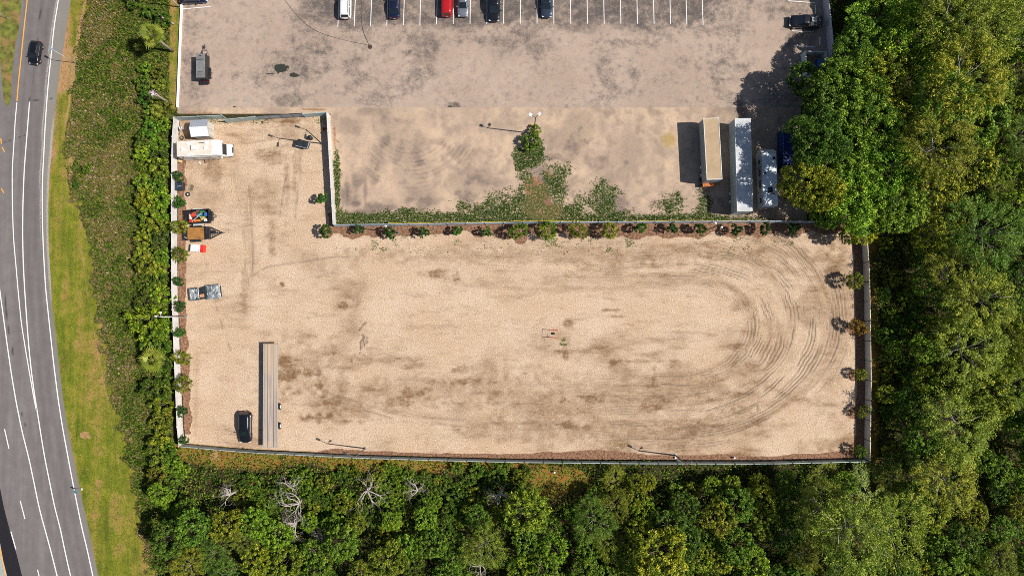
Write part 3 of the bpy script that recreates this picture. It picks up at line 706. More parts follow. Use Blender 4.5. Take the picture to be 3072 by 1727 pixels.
PROTO = {}
def proto_tree(key, name, kind, Rr, hc, flat, ncl, nl, leaf, asp, mat, seed, trunk_r=.18, bark=BARK):
    """a tree: Empty at the foot, crown and trunk as parts"""
    t = empty(name)
    C, Nn, T, S = crown(kind, Rr, hc, flat, ncl, nl, leaf, seed)
    leaves('crown', C, Nn, S, asp, T, mat, t, rng=np.random.default_rng(seed))
    mb = MB(); limb_tree(mb, (0, 0, -.1), (0, 0, hc - Rr * flat * .25), trunk_r, np.random.default_rng(seed), 9, 1.5, Rr, flat)
    mb.build('trunk', bark, t, smooth=True)
    PROTO[key] = [t, hc, Rr, False]
proto_tree('big0', 'broadleaf_tree', 'broad', 4.6, 8.0, .62, 430, 44, .125, .62, LEAF, 101, .3)
proto_tree('big1', 'broadleaf_tree', 'broad', 4.4, 7.6, .66, 410, 44, .125, .62, LEAF, 102, .3)
proto_tree('big2', 'broadleaf_tree', 'broad', 4.8, 8.4, .58, 450, 44, .125, .62, LEAF, 103, .3)
proto_tree('med0', 'woodland_tree', 'broad', 2.9, 5.6, .7, 230, 42, .105, .6, LEAF, 111, .16)
proto_tree('med1', 'woodland_tree', 'broad', 2.7, 5.0, .75, 210, 42, .105, .6, LEAF, 112, .16)
proto_tree('med2', 'woodland_tree', 'broad', 3.0, 6.0, .65, 245, 42, .105, .6, LEAF, 113, .16)
proto_tree('fea0', 'feathery_tree', 'feather', 3.3, 8.2, .62, 240, 54, .11, .3, LEAF_F, 121, .17, BARK_GREY)
proto_tree('fea1', 'feathery_tree', 'feather', 3.0, 8.8, .66, 220, 54, .11, .3, LEAF_F, 122, .17, BARK_GREY)
proto_tree('fea2', 'feathery_tree', 'feather', 3.6, 7.8, .55, 250, 54, .11, .3, LEAF_F, 123, .17, BARK_GREY)
proto_tree('bus0', 'shrub', 'broad', 1.55, 1.1, .75, 60, 72, .085, .6, LEAF, 131, .07)
proto_tree('bus1', 'shrub', 'broad', 1.45, 1.0, .8, 54, 72, .085, .6, LEAF, 132, .07)
proto_tree('bus2', 'shrub', 'feather', 1.5, 1.1, .7, 54, 66, .11, .35, LEAF, 133, .07)
proto_tree('sap0', 'young_tree', 'broad', .78, 1.75, 1.1, 60, 60, .075, .55, LEAF_S, 141, .035)
proto_tree('sap1', 'young_tree', 'broad', .74, 1.65, 1.15, 56, 60, .075, .55, LEAF_S, 142, .035)
proto_tree('spk0', 'open_young_tree', 'feather', 1.0, 2.0, .9, 80, 44, .085, .4, LEAF, 151, .045)
proto_tree('spk1', 'open_young_tree', 'feather', .95, 1.9, .9, 76, 44, .085, .4, LEAF, 152, .045)

def plant(key, px, py, rpx, color=(1, 1, 1), hmax=99, lift=1):
    """crown centre seen at (px, py), crown radius rpx photo pixels"""
    t, hc, Rr, used = PROTO[key]
    s = rpx * .0505 / Rr
    hz = min(hc * (s if s < 1.3 else 1.3 + (s - 1.3) * .5) * lift, hmax)
    q = P(px, py, hz)
    o = t if not used else copy_tree(t)
    PROTO[key][3] = True
    o.location = (q.x, q.y, 0)
    o.scale = (s, s, hz / hc)
    o.rotation_euler = (0, 0, random.random() * 6.28)
    for ch in o.children:
        if ch.name.startswith('crown'): ch.color = (*color, 1)
    return o
ONES = 'zeroth first second third fourth fifth sixth seventh eighth ninth tenth eleventh twelfth thirteenth fourteenth fifteenth sixteenth seventeenth eighteenth nineteenth'.split()
TENS = {2: 'twenty', 3: 'thirty', 4: 'forty', 5: 'fifty', 6: 'sixty', 7: 'seventy', 8: 'eighty', 9: 'ninety'}
def ordw(n):
    if n < 20: return ONES[n]
    t, u = divmod(n, 10)
    return TENS[t] + ' ' + ONES[u] if u else {2: 'twentieth', 3: 'thirtieth', 4: 'fortieth', 5: 'fiftieth', 6: 'sixtieth', 7: 'seventieth', 8: 'eightieth', 9: 'ninetieth'}[t]
TONES = {'dark green': (.5, .66, .7), 'mid green': (.75, .98, .9), 'olive green': (1.05, .98, .8), 'yellow green': (1.35, 1.25, .9), 'bright green': (1.05, 1.3, .9)}

# ------------------------------------------------------------------ woods
trees = []     # (x, y, r, key, tone)
def T_(x, y, r, key, tone): trees.append((x, y, r, key, tone))
# big trees that overhang the car park
for x, y, r, k, tn in [(2640, 60, 82, 'big0', 'bright green'), (2575, 140, 68, 'big1', 'mid green'), (2735, 120, 86, 'big2', 'bright green'), (2560, 250, 84, 'big2', 'mid green'), (2680, 245, 84, 'big1', 'olive green'),
                       (2490, 330, 80, 'big0', 'dark green'), (2600, 375, 88, 'big1', 'mid green'), (2450, 420, 74, 'big2', 'dark green'), (2720, 370, 82, 'big0', 'olive green'), (2540, 480, 80, 'big0', 'mid green'), (2660, 495, 84, 'big2', 'bright green'),
                       (2430, 560, 70, 'big1', 'olive green'), (2560, 600, 80, 'big2', 'bright green'), (2680, 620, 78, 'big1', 'mid green'), (2480, 635, 46, 'med1', 'bright green'), (2590, 680, 44, 'med0', 'yellow green'), (2545, 705, 26, 'med1', 'yellow green'),
                       (2420, 245, 50, 'med0', 'dark green'), (2800, 30, 66, 'med1', 'yellow green'), (2860, 60, 84, 'fea1', 'olive green'), (2840, 170, 76, 'big1', 'yellow green'), (2960, 90, 78, 'fea0', 'yellow green'), (2900, 230, 90, 'fea1', 'yellow green'),
                       (2830, 300, 80, 'fea0', 'bright green'), (2930, 350, 74, 'med2', 'mid green'), (2810, 440, 80, 'fea1', 'olive green'), (2900, 500, 70, 'med0', 'olive green'), (2790, 560, 70, 'med2', 'olive green'),
                       (2960, 700, 84, 'fea2', 'mid green'), (2870, 820, 66, 'fea0', 'olive green'), (2940, 900, 76, 'fea1', 'yellow green'), (2900, 1050, 80, 'fea0', 'yellow green'), (2880, 1270, 84, 'fea2', 'yellow green'), (2960, 1180, 66, 'med0', 'olive green'),
                       (2610, 1500, 86, 'fea1', 'olive green'), (2560, 1600, 90, 'fea0', 'yellow green'), (2680, 1590, 80, 'fea2', 'yellow green'), (2840, 1440, 70, 'fea0', 'yellow green'), (2470, 1520, 66, 'fea2', 'olive green'),
                       (1980, 1660, 70, 'med2', 'yellow green'), (1930, 1600, 46, 'med0', 'yellow green'), (1580, 1530, 60, 'med1', 'yellow green'), (2290, 1500, 40, 'med0', 'yellow green')]:
    T_(x, y, r, k, tn)
rs = random.Random(5)
def free(x, y, r, k=.72):
    for (a, b_, c_, _, _) in trees:
        if (a - x) ** 2 + (b_ - y) ** 2 < ((r + c_) * k) ** 2: return False
    return True
def south_top(x):
    return np.interp(x, [380, 480, 560, 640, 700, 800, 1000, 1200, 1400, 1520, 1580, 1700, 1800, 2300, 2620], [1480, 1455, 1490, 1520, 1480, 1530, 1570, 1560, 1540, 1530, 1515, 1515, 1440, 1430, 1420])
for it in range(9000):
    x = rs.uniform(380, 3180); y = rs.uniform(-90, 1830)
    if x > 2620 or (x > 2500 and y < 0):
        if 2600 < x < 2640 and y > 660: continue
        edgey = x < 2760 and y > 700 and y < 1400
        r = rs.uniform(18, 28) if edgey else rs.uniform(32, 54)
    elif y > 1400 and x > 470:
        st_ = south_top(x)
        if y < st_: continue
        r = rs.uniform(22, 34) if y < st_ + 50 else rs.uniform(32, 50)
    else: continue
    if x < 640 and y < 1560 and x > 560: continue
    if x < edge([(453, 1727), (420, 1600), (520, 1830)][::1] if False else [(470, 1400), (470, 1560), (500, 1727), (530, 1830)], y): continue
    if 1410 < y < 1640 and any((x - a) ** 2 + (y - b_) ** 2 < (r + 26) ** 2 for a, b_ in [(1095, 1480), (870, 1550), (940, 1640), (680, 1490)]): continue
    if not free(x, y, r): continue
    if r < 30: key = rs.choice(['bus0', 'bus1', 'med1', 'bus2']) if r < 26 else rs.choice(['med0', 'med1', 'med2'])
    else: key = rs.choice(['med0', 'med1', 'med2', 'fea0', 'med1', 'med0'] if x > 2000 else ['med0', 'med1', 'med2', 'med1', 'fea2'])
    tone = rs.choice(['dark green', 'mid green', 'mid green', 'olive green', 'yellow green', 'bright green'] if key[:3] != 'fea' else ['olive green', 'yellow green', 'mid green'])
    if len(trees) < 292: T_(x, y, r, key, tone)
NAMEK = {'big': 'large broadleaf tree', 'med': 'leafy woodland tree', 'fea': 'feathery tree', 'bus': 'low shrub'}
# every tree gets its row (out from the fence) and its place in that row
E_t = [t for t in trees if t[0] > 2620 or t[1] < 800]
S_t = [t for t in trees if not (t[0] > 2620 or t[1] < 800)]
bandsE = [(2380, 2530, 'leftmost column of the eastern woods'), (2530, 2640, 'second column of the eastern woods'), (2640, 2740, 'third column of the eastern woods'), (2740, 2850, 'fourth column of the eastern woods'), (2850, 2960, 'fifth column of the eastern woods'), (2960, 3400, 'outermost column of the eastern woods')]
bandsS = [(1300, 1500, 'front row below the bottom fence'), (1500, 1600, 'second row below the bottom fence'), (1600, 1700, 'third row below the bottom fence'), (1700, 1900, 'last row below the bottom fence')]
for tset, ax, bands, frm, grp in [(E_t, 0, bandsE, 'from the top', 'trees of the woods east of the yard'), (S_t, 1, bandsS, 'from the left', 'trees of the woods below the bottom fence')]:
    for lo, hi, nm in bands:
        row = sorted([t for t in tset if lo <= t[ax] < hi], key=lambda t: t[1 - ax])
        for i, (x, y, r, key, tone) in enumerate(row):
            c = TONES[tone]; j = 1 + rs.uniform(-.12, .12)
            hm = 99
            X_ = (x - 1536) * .052; r_ = r * .056
            if x > 2600 and y > 640 and y < 1500: hm = max(1.3, (X_ - r_ - 53.6) / (.9 + X_ / 108))
            elif y > 1390: hm = max(1.4, ((y - 1391) * .05 - r_) / ((y - 950) * .05 / 108 + .11)) if x > 1500 else 99
            if y < 120 and x > 2400: hm = max(3., (X_ - r_ - 46) / (.9 + X_ / 108))
            dk = .9 if (y > 1400 and x < 2300) else 1.
            lift = 1.32 if (x < 2500 and 330 < y < 600) else 1
            o = plant(key, x, y, r * 1.12, (c[0] * j * dk, c[1] * dk, c[2] * (2 - j) * dk), hm, lift)
            tag(o, f"{tone} {NAMEK[key[:3]]}, {ordw(i + 1)} {frm}, {nm}", 'shrub' if key[:3] == 'bus' else 'tree', grp)

# shrub belt outside the left wall
belt = [(402, 2, 24, 'bus0', 'dark green'), (452, 38, 20, 'bus1', 'mid green'), (490, 62, 24, 'bus0', 'dark green'), (440, 205, 20, 'bus1', 'bright green'), (478, 215, 22, 'bus0', 'mid green'), (430, 250, 22, 'bus0', 'mid green'), (482, 258, 20, 'bus1', 'bright green'),
        (440, 300, 22, 'bus0', 'dark green'), (484, 325, 24, 'bus2', 'olive green'), (452, 345, 22, 'bus1', 'mid green'), (495, 375, 20, 'bus0', 'bright green'), (455, 392, 26, 'bus0', 'mid green'),
        (462, 870, 24, 'bus1', 'mid green'), (446, 905, 34, 'bus0', 'dark green'), (488, 890, 28, 'bus1', 'bright green'), (447, 965, 42, 'bus2', 'yellow green'), (492, 985, 28, 'bus0', 'bright green'), (455, 1025, 30, 'bus1', 'mid green'), (495, 1035, 26, 'bus0', 'mid green'),
        (500, 1090, 24, 'bus0', 'dark green'), (490, 1128, 26, 'bus1', 'dark green'), (450, 1165, 28, 'bus0', 'dark green'), (492, 1172, 28, 'bus0', 'mid green'), (488, 1215, 28, 'bus1', 'olive green'), (500, 1255, 24, 'bus0', 'olive green'), (476, 1265, 24, 'bus0', 'bright green'),
        (490, 1310, 30, 'bus1', 'olive green'), (468, 1335, 26, 'bus0', 'mid green'), (510, 1350, 24, 'bus0', 'mid green'), (480, 1385, 30, 'bus1', 'olive green'), (520, 1395, 28, 'bus0', 'bright green'), (475, 1430, 30, 'bus0', 'olive green'), (520, 1440, 30, 'bus1', 'mid green'), (548, 1412, 22, 'bus0', 'bright green'), (490, 1475, 26, 'bus2', 'olive green')]
yb = 425
k = 0
while yb < 850:
    if k % 5 != 3: belt.append((440 + rs.uniform(-14, 12), yb + rs.uniform(-8, 8), rs.uniform(18, 34), 'bus%d' % (k % 3 if k % 4 == 2 else k % 2), rs.choice(['mid green', 'olive green', 'bright green', 'yellow green'])))
    belt.append((486 + rs.uniform(-10, 8), yb + 16, rs.uniform(18, 30), 'bus%d' % ((k + 1) % 2), rs.choice(['mid green', 'bright green', 'dark green'])))
    yb += rs.uniform(24, 36); k += 1
belt += [(232, 556, 10, 'bus0', 'dark green'), (226, 535, 9, 'bus1', 'dark green'), (262, 508, 14, 'bus0', 'mid green')]
belt.sort(key=lambda t: t[1])
for i, (x, y, r, key, tone) in enumerate(belt):
    c = TONES[tone]
    o = plant(key, x, y, r * 1.1, tuple(v * rs.uniform(.6, .9) for v in c))
    side = 'beside the left wall' if x > 465 else 'at the meadow edge'
    if x < 300: side = 'by the mown verge'
    tag(o, f"{tone} roadside shrub {side}, {ordw(i + 1)} from the top of its belt", 'shrub', 'shrubs along the outside of the left wall')

# young trees planted inside the fences
rows = [('under the long fence', 'from the left', [(978, 693, 15, 'sap0', 'olive green'), (1077, 689, 12, 'sap1', 'mid green'), (1171, 698, 14, 'sap0', 'mid green'), (1272, 698, 13, 'sap1', 'mid green'), (1372, 692, 12.5, 'sap0', 'bright green'), (1460, 695, 12, 'sap1', 'bright green'),
         (1554, 694, 22, 'spk0', 'mid green'), (1640, 692, 24, 'spk1', 'bright green'), (1736, 692, 22, 'spk0', 'olive green'), (1831, 692, 21, 'spk1', 'yellow green'), (1922, 684, 14, 'sap0', 'bright green'), (2016, 686, 13, 'sap1', 'mid green'), (2100, 686, 14, 'sap0', 'olive green'),
         (2207, 689, 14, 'sap1', 'dark green'), (2294, 686, 14, 'sap0', 'dark green'), (2379, 686, 15, 'sap1', 'mid green')]),
        ('inside the left wall', 'from the top', [(536, 529, 15, 'sap0', 'mid green'), (539, 607, 16, 'sap1', 'bright green'), (539, 681, 20, 'spk0', 'yellow green'), (540, 766, 20, 'spk1', 'olive green'), (536, 844, 14, 'sap0', 'mid green'), (540, 918, 15, 'sap1', 'mid green'), (540, 997, 14.5, 'sap0', 'bright green'),
         (548, 1073, 20, 'spk0', 'yellow green'), (551, 1153, 22, 'spk1', 'olive green'), (548, 1234, 14.5, 'sap1', 'mid green'), (551, 1319, 13, 'sap0', 'mid green')]),
        ('inside the right wall', 'from the top', [(2563, 844, 22, 'spk1', 'olive green'), (2572, 980, 20, 'spk0', 'rusty orange'), (2582, 1124, 15, 'spk1', 'yellow green'), (2588, 1234, 15, 'spk0', 'olive green'), (2580, 1355, 16, 'spk1', 'mid green')]),
        ('beside the middle wall', 'in the small corner bay', [(966, 595, 13.5, 'sap0', 'bright green')])]
TONES['rusty orange'] = (1.5, .7, .5)
for where, frm, lst in rows:
    for i, (x, y, r, key, tone) in enumerate(lst):
        c = TONES[tone]; c = tuple(v * (.85 if key[:3] == 'sap' else .68) for v in c)
        o = plant(key, x, y, r * ((1.02 if 'left wall' in where else 1.15) if key[:3] == 'sap' else .95), c)
        pl = f"{ordw(i + 1)} {frm} {where}" if 'corner' not in frm else f"alone {where} above the corner"
        tag(o, f"{'dense' if key[:3] == 'sap' else 'open'} {tone} young planted tree, {pl}", 'young tree', 'young trees planted inside the fences')
nb_ = []
for it in range(3000):
    x = rs.uniform(560, 1580); y = rs.uniform(1402, 1570)
    if any((x - a) ** 2 + (y - b_) ** 2 < 46 ** 2 for a, b_ in [(1095, 1480), (880, 1520), (870, 1580), (680, 1490), (1250, 1478), (1500, 1492)]): continue
    if y > south_top(x) + 10 or (x < 720 and 1420 < y): continue
    r = rs.uniform(13, 25)
    if any((a - x) ** 2 + (b_ - y) ** 2 < ((r + c_) * .62) ** 2 for a, b_, c_ in nb_) or len(nb_) > 95 or (y < 1430 and rs.random() < .5 + .5 * (x < 1000)): continue
    nb_.append((x, y, r))
nb_ = [(i + 1, w_, *t) for w_, lo, hi in (('upper', 0, 1450), ('middle', 1450, 1500), ('lower', 1500, 2000)) for i, t in enumerate(sorted(t for t in nb_ if lo <= t[1] < hi))]
for i, band, x, y, r in nb_:
    tone = rs.choice(['dark green', 'mid green', 'mid green', 'bright green', 'olive green'])
    o = plant(rs.choice(['bus0', 'bus1', 'bus2']), x, y, r * 1.15, tuple(v * .8 for v in TONES[tone]), rs.uniform(.6, 1.6))
    tag(o, f"{tone} bush, {ordw(i)} from the left, {band} band of dead tree scrub", 'shrub', 'bushes in the scrub among the dead trees')
# the leafy bush round the twin lamp pole
for x, y, r, key, tone, lab in [(1595, 424, 30, 'bus0', 'mid green', 'dark green bush around the foot of the twin floodlight pole'), (1606, 392, 18, 'bus0', 'bright green', 'small bright bush just above the foot of the twin floodlight pole')]:
    o = plant(key, x, y, r, tuple(v * .7 for v in TONES[tone])); tag(o, lab, 'shrub')

# ------------------------------------------------------------------ dead trees
def dead_tree(px, py, rpx, h, lean, label, seed, fan=(0, 6.28)):
    h += 1.2
    rng = random.Random(seed)
    rpx *= 1.5; q = P(px, py, h * .8)
    t = empty('dead_tree', (q.x, q.y, 0), 0, label, 'dead tree', 'bare bleached trees south of the bottom fence')
    mt = MB(); Rr = rpx * .05
    top = Vector((lean[0] * .4, lean[1] * .4, h * .55))
    mt.tube([(-lean[0] * .3, -lean[1] * .3, 0), Vector((0, 0, h * .3)), top], [.2, .17, .13], 7)
    mt.build('trunk', BARK_PALE, t, smooth=True)
    mb = MB()
    def grow(p, d, L, r, lv):
        pts = [p]; rs_ = [r]
        for k in range(4):
            d = (d + Vector((rng.gauss(0, .34), rng.gauss(0, .34), rng.gauss(.0, .2)))).normalized()
            p = p + d * L / 4; pts.append(p); rs_.append(r * (1 - .16 * (k + 1)))
        mb.tube(pts, rs_, 5 if lv < 2 else 4)
        if lv < 5:
            for k in range(rng.choice([2, 2, 3])):
                a = rng.uniform(-.9, .9); i = rng.choice([2, 3, 4])
                dd = Matrix.Rotation(a, 3, 'Z') @ d; dd.z += rng.gauss(.05, .2)
                grow(pts[i], dd.normalized(), L * rng.uniform(.55, .78), rs_[i] * .72, lv + 1)
    n = 8
    for k in range(n):
        a = fan[0] + (fan[1] - fan[0]) * (k + rng.random() * .5) / n
        grow(top, Vector((math.cos(a), math.sin(a), .3)).normalized(), Rr * rng.uniform(.3, .6), .11, 1)
    mb.build('branches', BARK_PALE, t, smooth=True)
dead_tree(1095, 1480, 62, 5.5, (0, 0), 'dense pale tangle of bare branches, middle one of the bleached trees', 1)
dead_tree(880, 1520, 74, 6, (1, 0), 'largest bleached dead tree with sweeping bare limbs, left of the dense tangle', 2, (1.6, 4.9))
dead_tree(870, 1580, 50, 5, (1, 0), 'bleached bare limbs spreading just below the largest dead tree', 12, (2.4, 5.0))
dead_tree(960, 1640, 44, 5, (0, 0), 'thin bare dead tree low down, left of the bottom centre', 3, (1.5, 4.4))
dead_tree(680, 1490, 40, 4.5, (0, 0), 'small forked bleached dead tree nearest the grass verge', 4, (1.5, 4.0))
dead_tree(1250, 1478, 36, 4, (0, 0), 'small pale bare tree right of the dense tangle', 5, (.5, 4.0))
dead_tree(1500, 1492, 34, 5, (0, 0), 'grey bare treetop at the edge of the dark gap, rightmost of the bleached trees', 6)
dead_tree(1440, 1705, 40, 5, (0, 0), 'wispy grey bare treetop touching the bottom of the picture', 7)
dead_tree(860, 1466, 34, 4, (0, 0), 'small bare tree just below the fence corner with long straight branch', 8, (0, 2.8))

# ------------------------------------------------------------------ ground cover
def scatter(n, x0, x1, y0, y1, fn, seed):
    rng = np.random.default_rng(seed)
    X = rng.uniform(x0, x1, n); Y = rng.uniform(y0, y1, n)
    i = np.clip(((X - GX0) / GS).astype(int), 0, GXX.shape[0] - 1); j = np.clip(((Y - GY0) / GS).astype(int), 0, GXX.shape[1] - 1)
    keep = rng.random(n) < fn(i, j)
    return X[keep], Y[keep], i[keep], j[keep], rng
def pal(rng, n, cols, w):
    w = np.array(w, float); k = rng.choice(len(cols), n, p=w / w.sum()); c = np.array(cols)[k]
    return c * (.75 + .5 * rng.random((n, 1)))
onroad = px < rr_ + 1
med_mask = np.where(in_ground & ~onroad, meadow, 0)
# tall meadow weeds
X, Y, i, j, rng = scatter(420000, -84, -47, -50, 62, lambda i, j: med_mask[i, j] * .62, 501)
n = len(X); f = fbm(X, Y, 3.2, 701); f2 = fbm(X, Y, 7, 731)
gpx, gpy = unP(X, Y)
green = sm(.3, .66, f + (f2 - .5) * .9 + (fbm(X, Y, 1.1, 733) - .5) * .7 + np.interp(gpx, [200, 300, 480], [-.06, -.02, .16]) + np.interp(gpy, [100, 500, 1500], [.05, -.02, .0]))
c1 = pal(rng, n, [(.05, .12, .012), (.11, .19, .02), (.25, .28, .04), (.04, .07, .012), (.24, .18, .07)], [3, 3, 2, 2, 1])
c2 = pal(rng, n, [(.27, .19, .14), (.36, .26, .14), (.2, .16, .04), (.5, .38, .22), (.24, .24, .04), (.36, .17, .06), (.12, .17, .02)], [2.4, 2.4, 3, 1.2, 4, 1., 2.5])
tone = np.where((rng.random(n) < green)[:, None], c1, c2)
h = .08 + .3 * rng.random(n) * (.4 + f)
w_ = blades('wild_meadow_grass', X, Y, h, .05 + .07 * rng.random(n), tone, BLADES, 1.0, rng=rng)
tag(w_, 'rough green and purple brown wild grass between road verge and left wall', 'wild grass', kind='stuff')
# mown verge
vm = np.where(in_ground & ~onroad, verge, 0)
X, Y, i, j, rng = scatter(330000, -90, -47, -50, 62, lambda i, j: vm[i, j] * .6, 502)
n = len(X); f = .6 * fbm(X * 1., Y * .1, 1.3, 741, 3) + .4 * fbm(X, Y, 3, 748)
c1 = pal(rng, n, [(.11, .17, .012), (.24, .28, .015), (.36, .36, .03)], [3, 3, 2]); c2 = pal(rng, n, [(.36, .24, .06), (.42, .22, .1), (.2, .13, .04)], [2, 2, 1.5]); gx_, gy_ = unP(X, Y)
tone = np.where((rng.random(n) < sm(.3, -.3, (f - .5) * 4 - .05 + 1.6 * (fbm(X, Y, 4, 745) - .5) + .35 * sm(520, 420, gy_) + .3 * sm(26, 0, gx_ - edge(ROAD_R, gy_))))[:, None], c1, c2)
g_ = blades('mown_verge_grass', X, Y, .03 + .07 * rng.random(n), .03 + .03 * rng.random(n), tone, BLADES, 1.2, rng=rng)
tag(g_, 'short yellow green mown grass along the right road edge', 'grass', kind='stuff')
# weeds in the unpaved yard and the gravel
wm = np.where(in_dirt, np.clip(weedD, 0, 1.2), 0) + np.where(in_gravel, np.clip(weed, 0, 1) * .5, 0)
X, Y, i, j, rng = scatter(420000, -54, 58, -14, 28, lambda i, j: wm[i, j] * np.maximum(sm(.36, .5, N4[i, j]), sm(.85, 1.1, wm[i, j])) * sm(.75, .25, np.where(in_dirt, rust, 0)[i, j] * 1.0) * .95, 503)
n = len(X)
tone = pal(rng, n, [(.02, .075, .008), (.04, .12, .012), (.12, .18, .02), (.16, .1, .03)], [4, 4, 2, .8])
w_ = leaves('yard_weeds', np.stack([X, Y, .02 + .18 * rng.random(n)], 1), rng.normal(size=(n, 3)) * .7 + np.array([0, 0, .9]), .05 + .06 * rng.random(n), .6, None, BLADES, tone=tone, rng=rng)
tag(w_, 'low green weeds creeping over the sandy yard along the long fence', 'weeds', kind='stuff')
# brush strip and undergrowth below the trees
fl = in_ground & (((px > 2600) & (py > 600)) | ((px > 2480) & (py <= 640)) | ((py > 1345) & (px > 480)) | ((px > 2380) & (px < 2600) & (py > 180) & (py < 660)))
X, Y, i, j, rng = scatter(430000, -62, 92, -52, 60, lambda i, j: fl[i, j] * (.75 + .25 * (N1[i, j] > .5)), 504)
n = len(X); f = fbm(X, Y, 2.4, 771); bz = brush[i, j]
cg = pal(rng, n, [(.04, .11, .012), (.1, .2, .02), (.24, .33, .03), (.02, .05, .008)], [3, 3, 2.5, 1.5])
cb = pal(rng, n, [(.26, .2, .04), (.3, .12, .05), (.16, .22, .03), (.36, .25, .14), (.14, .05, .04), (.07, .14, .02)], [3, 1.6, 4, 1.2, 1.2, 3])
tone = np.where((rng.random(n) < np.clip(bz * 1.1, .06, .8) + .5 * (f > .68))[:, None], cb, cg)
hgt = (1 - bz) * (.3 + 1.6 * sm(.35, .75, f)) + .15
C = np.stack([X, Y, rng.random(n) ** .6 * hgt], 1)
Nn = rng.normal(size=(n, 3)) * .7 + np.array([.1, 0, .8])
u_ = leaves('undergrowth', C, Nn, (.1 + .12 * rng.random(n)), .55, None, BLADES, tone=tone, rng=rng)
tag(u_, 'tangled green and rusty brown undergrowth beneath and around the trees', 'undergrowth', kind='stuff')

# ------------------------------------------------------------------ fences and walls
def fence(name, label, cat, top_px, mat, h=TOP, step=2.95, th=.06, post_mat=None, cap=True, post=.13):
    W = [P(x, y, h) for x, y in top_px]
    c = sum((Vector((q.x, q.y, 0)) for q in W), Vector()) / len(W)
    t = empty(name, c, 0, label, cat)
    L = [0]
    for a, b_ in zip(W[:-1], W[1:]): L.append(L[-1] + (Vector((b_.x - a.x, b_.y - a.y))).length)
    def at(s):
        for k in range(len(L) - 1):
            if s <= L[k + 1] + 1e-6: return W[k].lerp(W[k + 1], (s - L[k]) / (L[k + 1] - L[k])) - c
        return W[-1] - c
    # break at the corners too
    n = max(1, round(L[-1] / step)); ss = [L[-1] * k / n for k in range(n + 1)]
    P_ = [at(s) for s in ss]
    for a, b_ in zip(P_[:-1], P_[1:]):
        d = b_ - a; d.z = 0; ln = d.length; ang = math.atan2(d.y, d.x); m = (a + b_) / 2
        jit = random.uniform(-.012, .012)
        mb = MB(); mb.box((m.x, m.y, h * .5 - .02), (ln - post * .9, th, h - .1), ang)
        k = 7
        for q in range(1, k):     # board grooves standing proud as thin battens
            z = .06 + (h - .12) * q / k
            mb.box((m.x, m.y, z), (ln - post * 1.0, th + .012, .016), ang)
        if cap: mb.box((m.x, m.y, h - .035), (ln - post * .9, .1, .07), ang)
        mb.build('panel', mat, t)
    for q in P_:
        mb = MB(); mb.box((q.x, q.y, (h + .05) / 2), (post, post, h + .05)); mb.box((q.x, q.y, h + .07), (post + .04, post + .04, .04))
        mb.build('post', post_mat or mat, t)
    return t
fence('perimeter_fence', 'sunlit white panel fence running down the left side of the gravel yard', 'fence', WALL_L, M['wall_white'])
fence('perimeter_fence', 'white panel fence between small corner bay and sandy yard, dark shadow on its left', 'fence', WALL_M, M['wall_white'])
fence('perimeter_fence', 'long grey blue fence with row of young trees planted along its lower side', 'fence', WALL_LONG, M['wall_grey'])
fence('perimeter_fence', 'pale panel fence between the gravel yard and the eastern woods', 'fence', [(2599, 668), (2607, 790), (2610, 864), (2614, 1132), (2612, 1295), (2610, 1382)], M['wall_tan'], post_mat=M['fence_dark'], post=.09)
fence('perimeter_fence', 'long sage grey fence along the bottom edge of the gravel yard', 'fence', [(540, 1338.5)] + WALL_B[1:-1] + [(2608, 1384)], M['wall_sage'], post_mat=M['fence_dark'], post=.09)
fence('perimeter_fence', 'short grey fence behind the white storage shed and motorhome', 'fence', [(524, 352), (600, 349), (664, 346)], M['wall_sage'])
fence('perimeter_fence', 'short offset grey fence between the shed and the sliding gate', 'fence', [(671, 359), (720, 354), (765, 350)], M['wall_sage'], h=1.7)
fence('perimeter_fence', 'short grey fence piece right of the sliding gate, meeting the middle wall', 'fence', [(908, 342), (978, 337)], M['wall_sage'])
fence('perimeter_fence', 'tall lilac grey fence between car park and big trees, ending above the white enclosure', 'fence', [(2478, -110), (2487, 0), (2496, 80), (2504, 163)], simple('fence_lilac_grey', (.5, .5, .55), .55, dirt=(.35, .35, .37)), h=2.1)
# sliding gate
g = empty('sliding_gate', P(838, 350), 0, 'dark framed sliding gate with blue grey infill at the top of the corner bay', 'gate')
a, b_ = P(768, 348, TOP) - g.location, P(906, 340, TOP) - g.location
ang = math.atan2(b_.y - a.y, b_.x - a.x); ln = (b_ - a).length
for k in range(2):
    m = a.lerp(b_, .25 + .5 * k); m.z = 0
    mb = MB(); mb.box((m.x, m.y, .95), (ln / 2 - .1, .05, 1.6), ang); mb.build('gate_panel', M['wall_grey'], g)
for z in (.1, 1.83):
    m = (a + b_) / 2; mb = MB(); mb.box((m.x, m.y, z), (ln, .09, .08), ang); mb.build('rail', M['black_steel'], g)
for k in range(5):
    m = a.lerp(b_, k / 4); mb = MB(); mb.cyl((m.x, m.y, 0), (m.x, m.y, 1.95), .045); mb.build('upright', M['black_steel'], g)
m = a.lerp(b_, .06); mb = MB(); mb.cyl((m.x, m.y - .5, .0), (m.x, m.y - .5, .25), .12); mb.build('gate_roller', M['black_steel'], g)
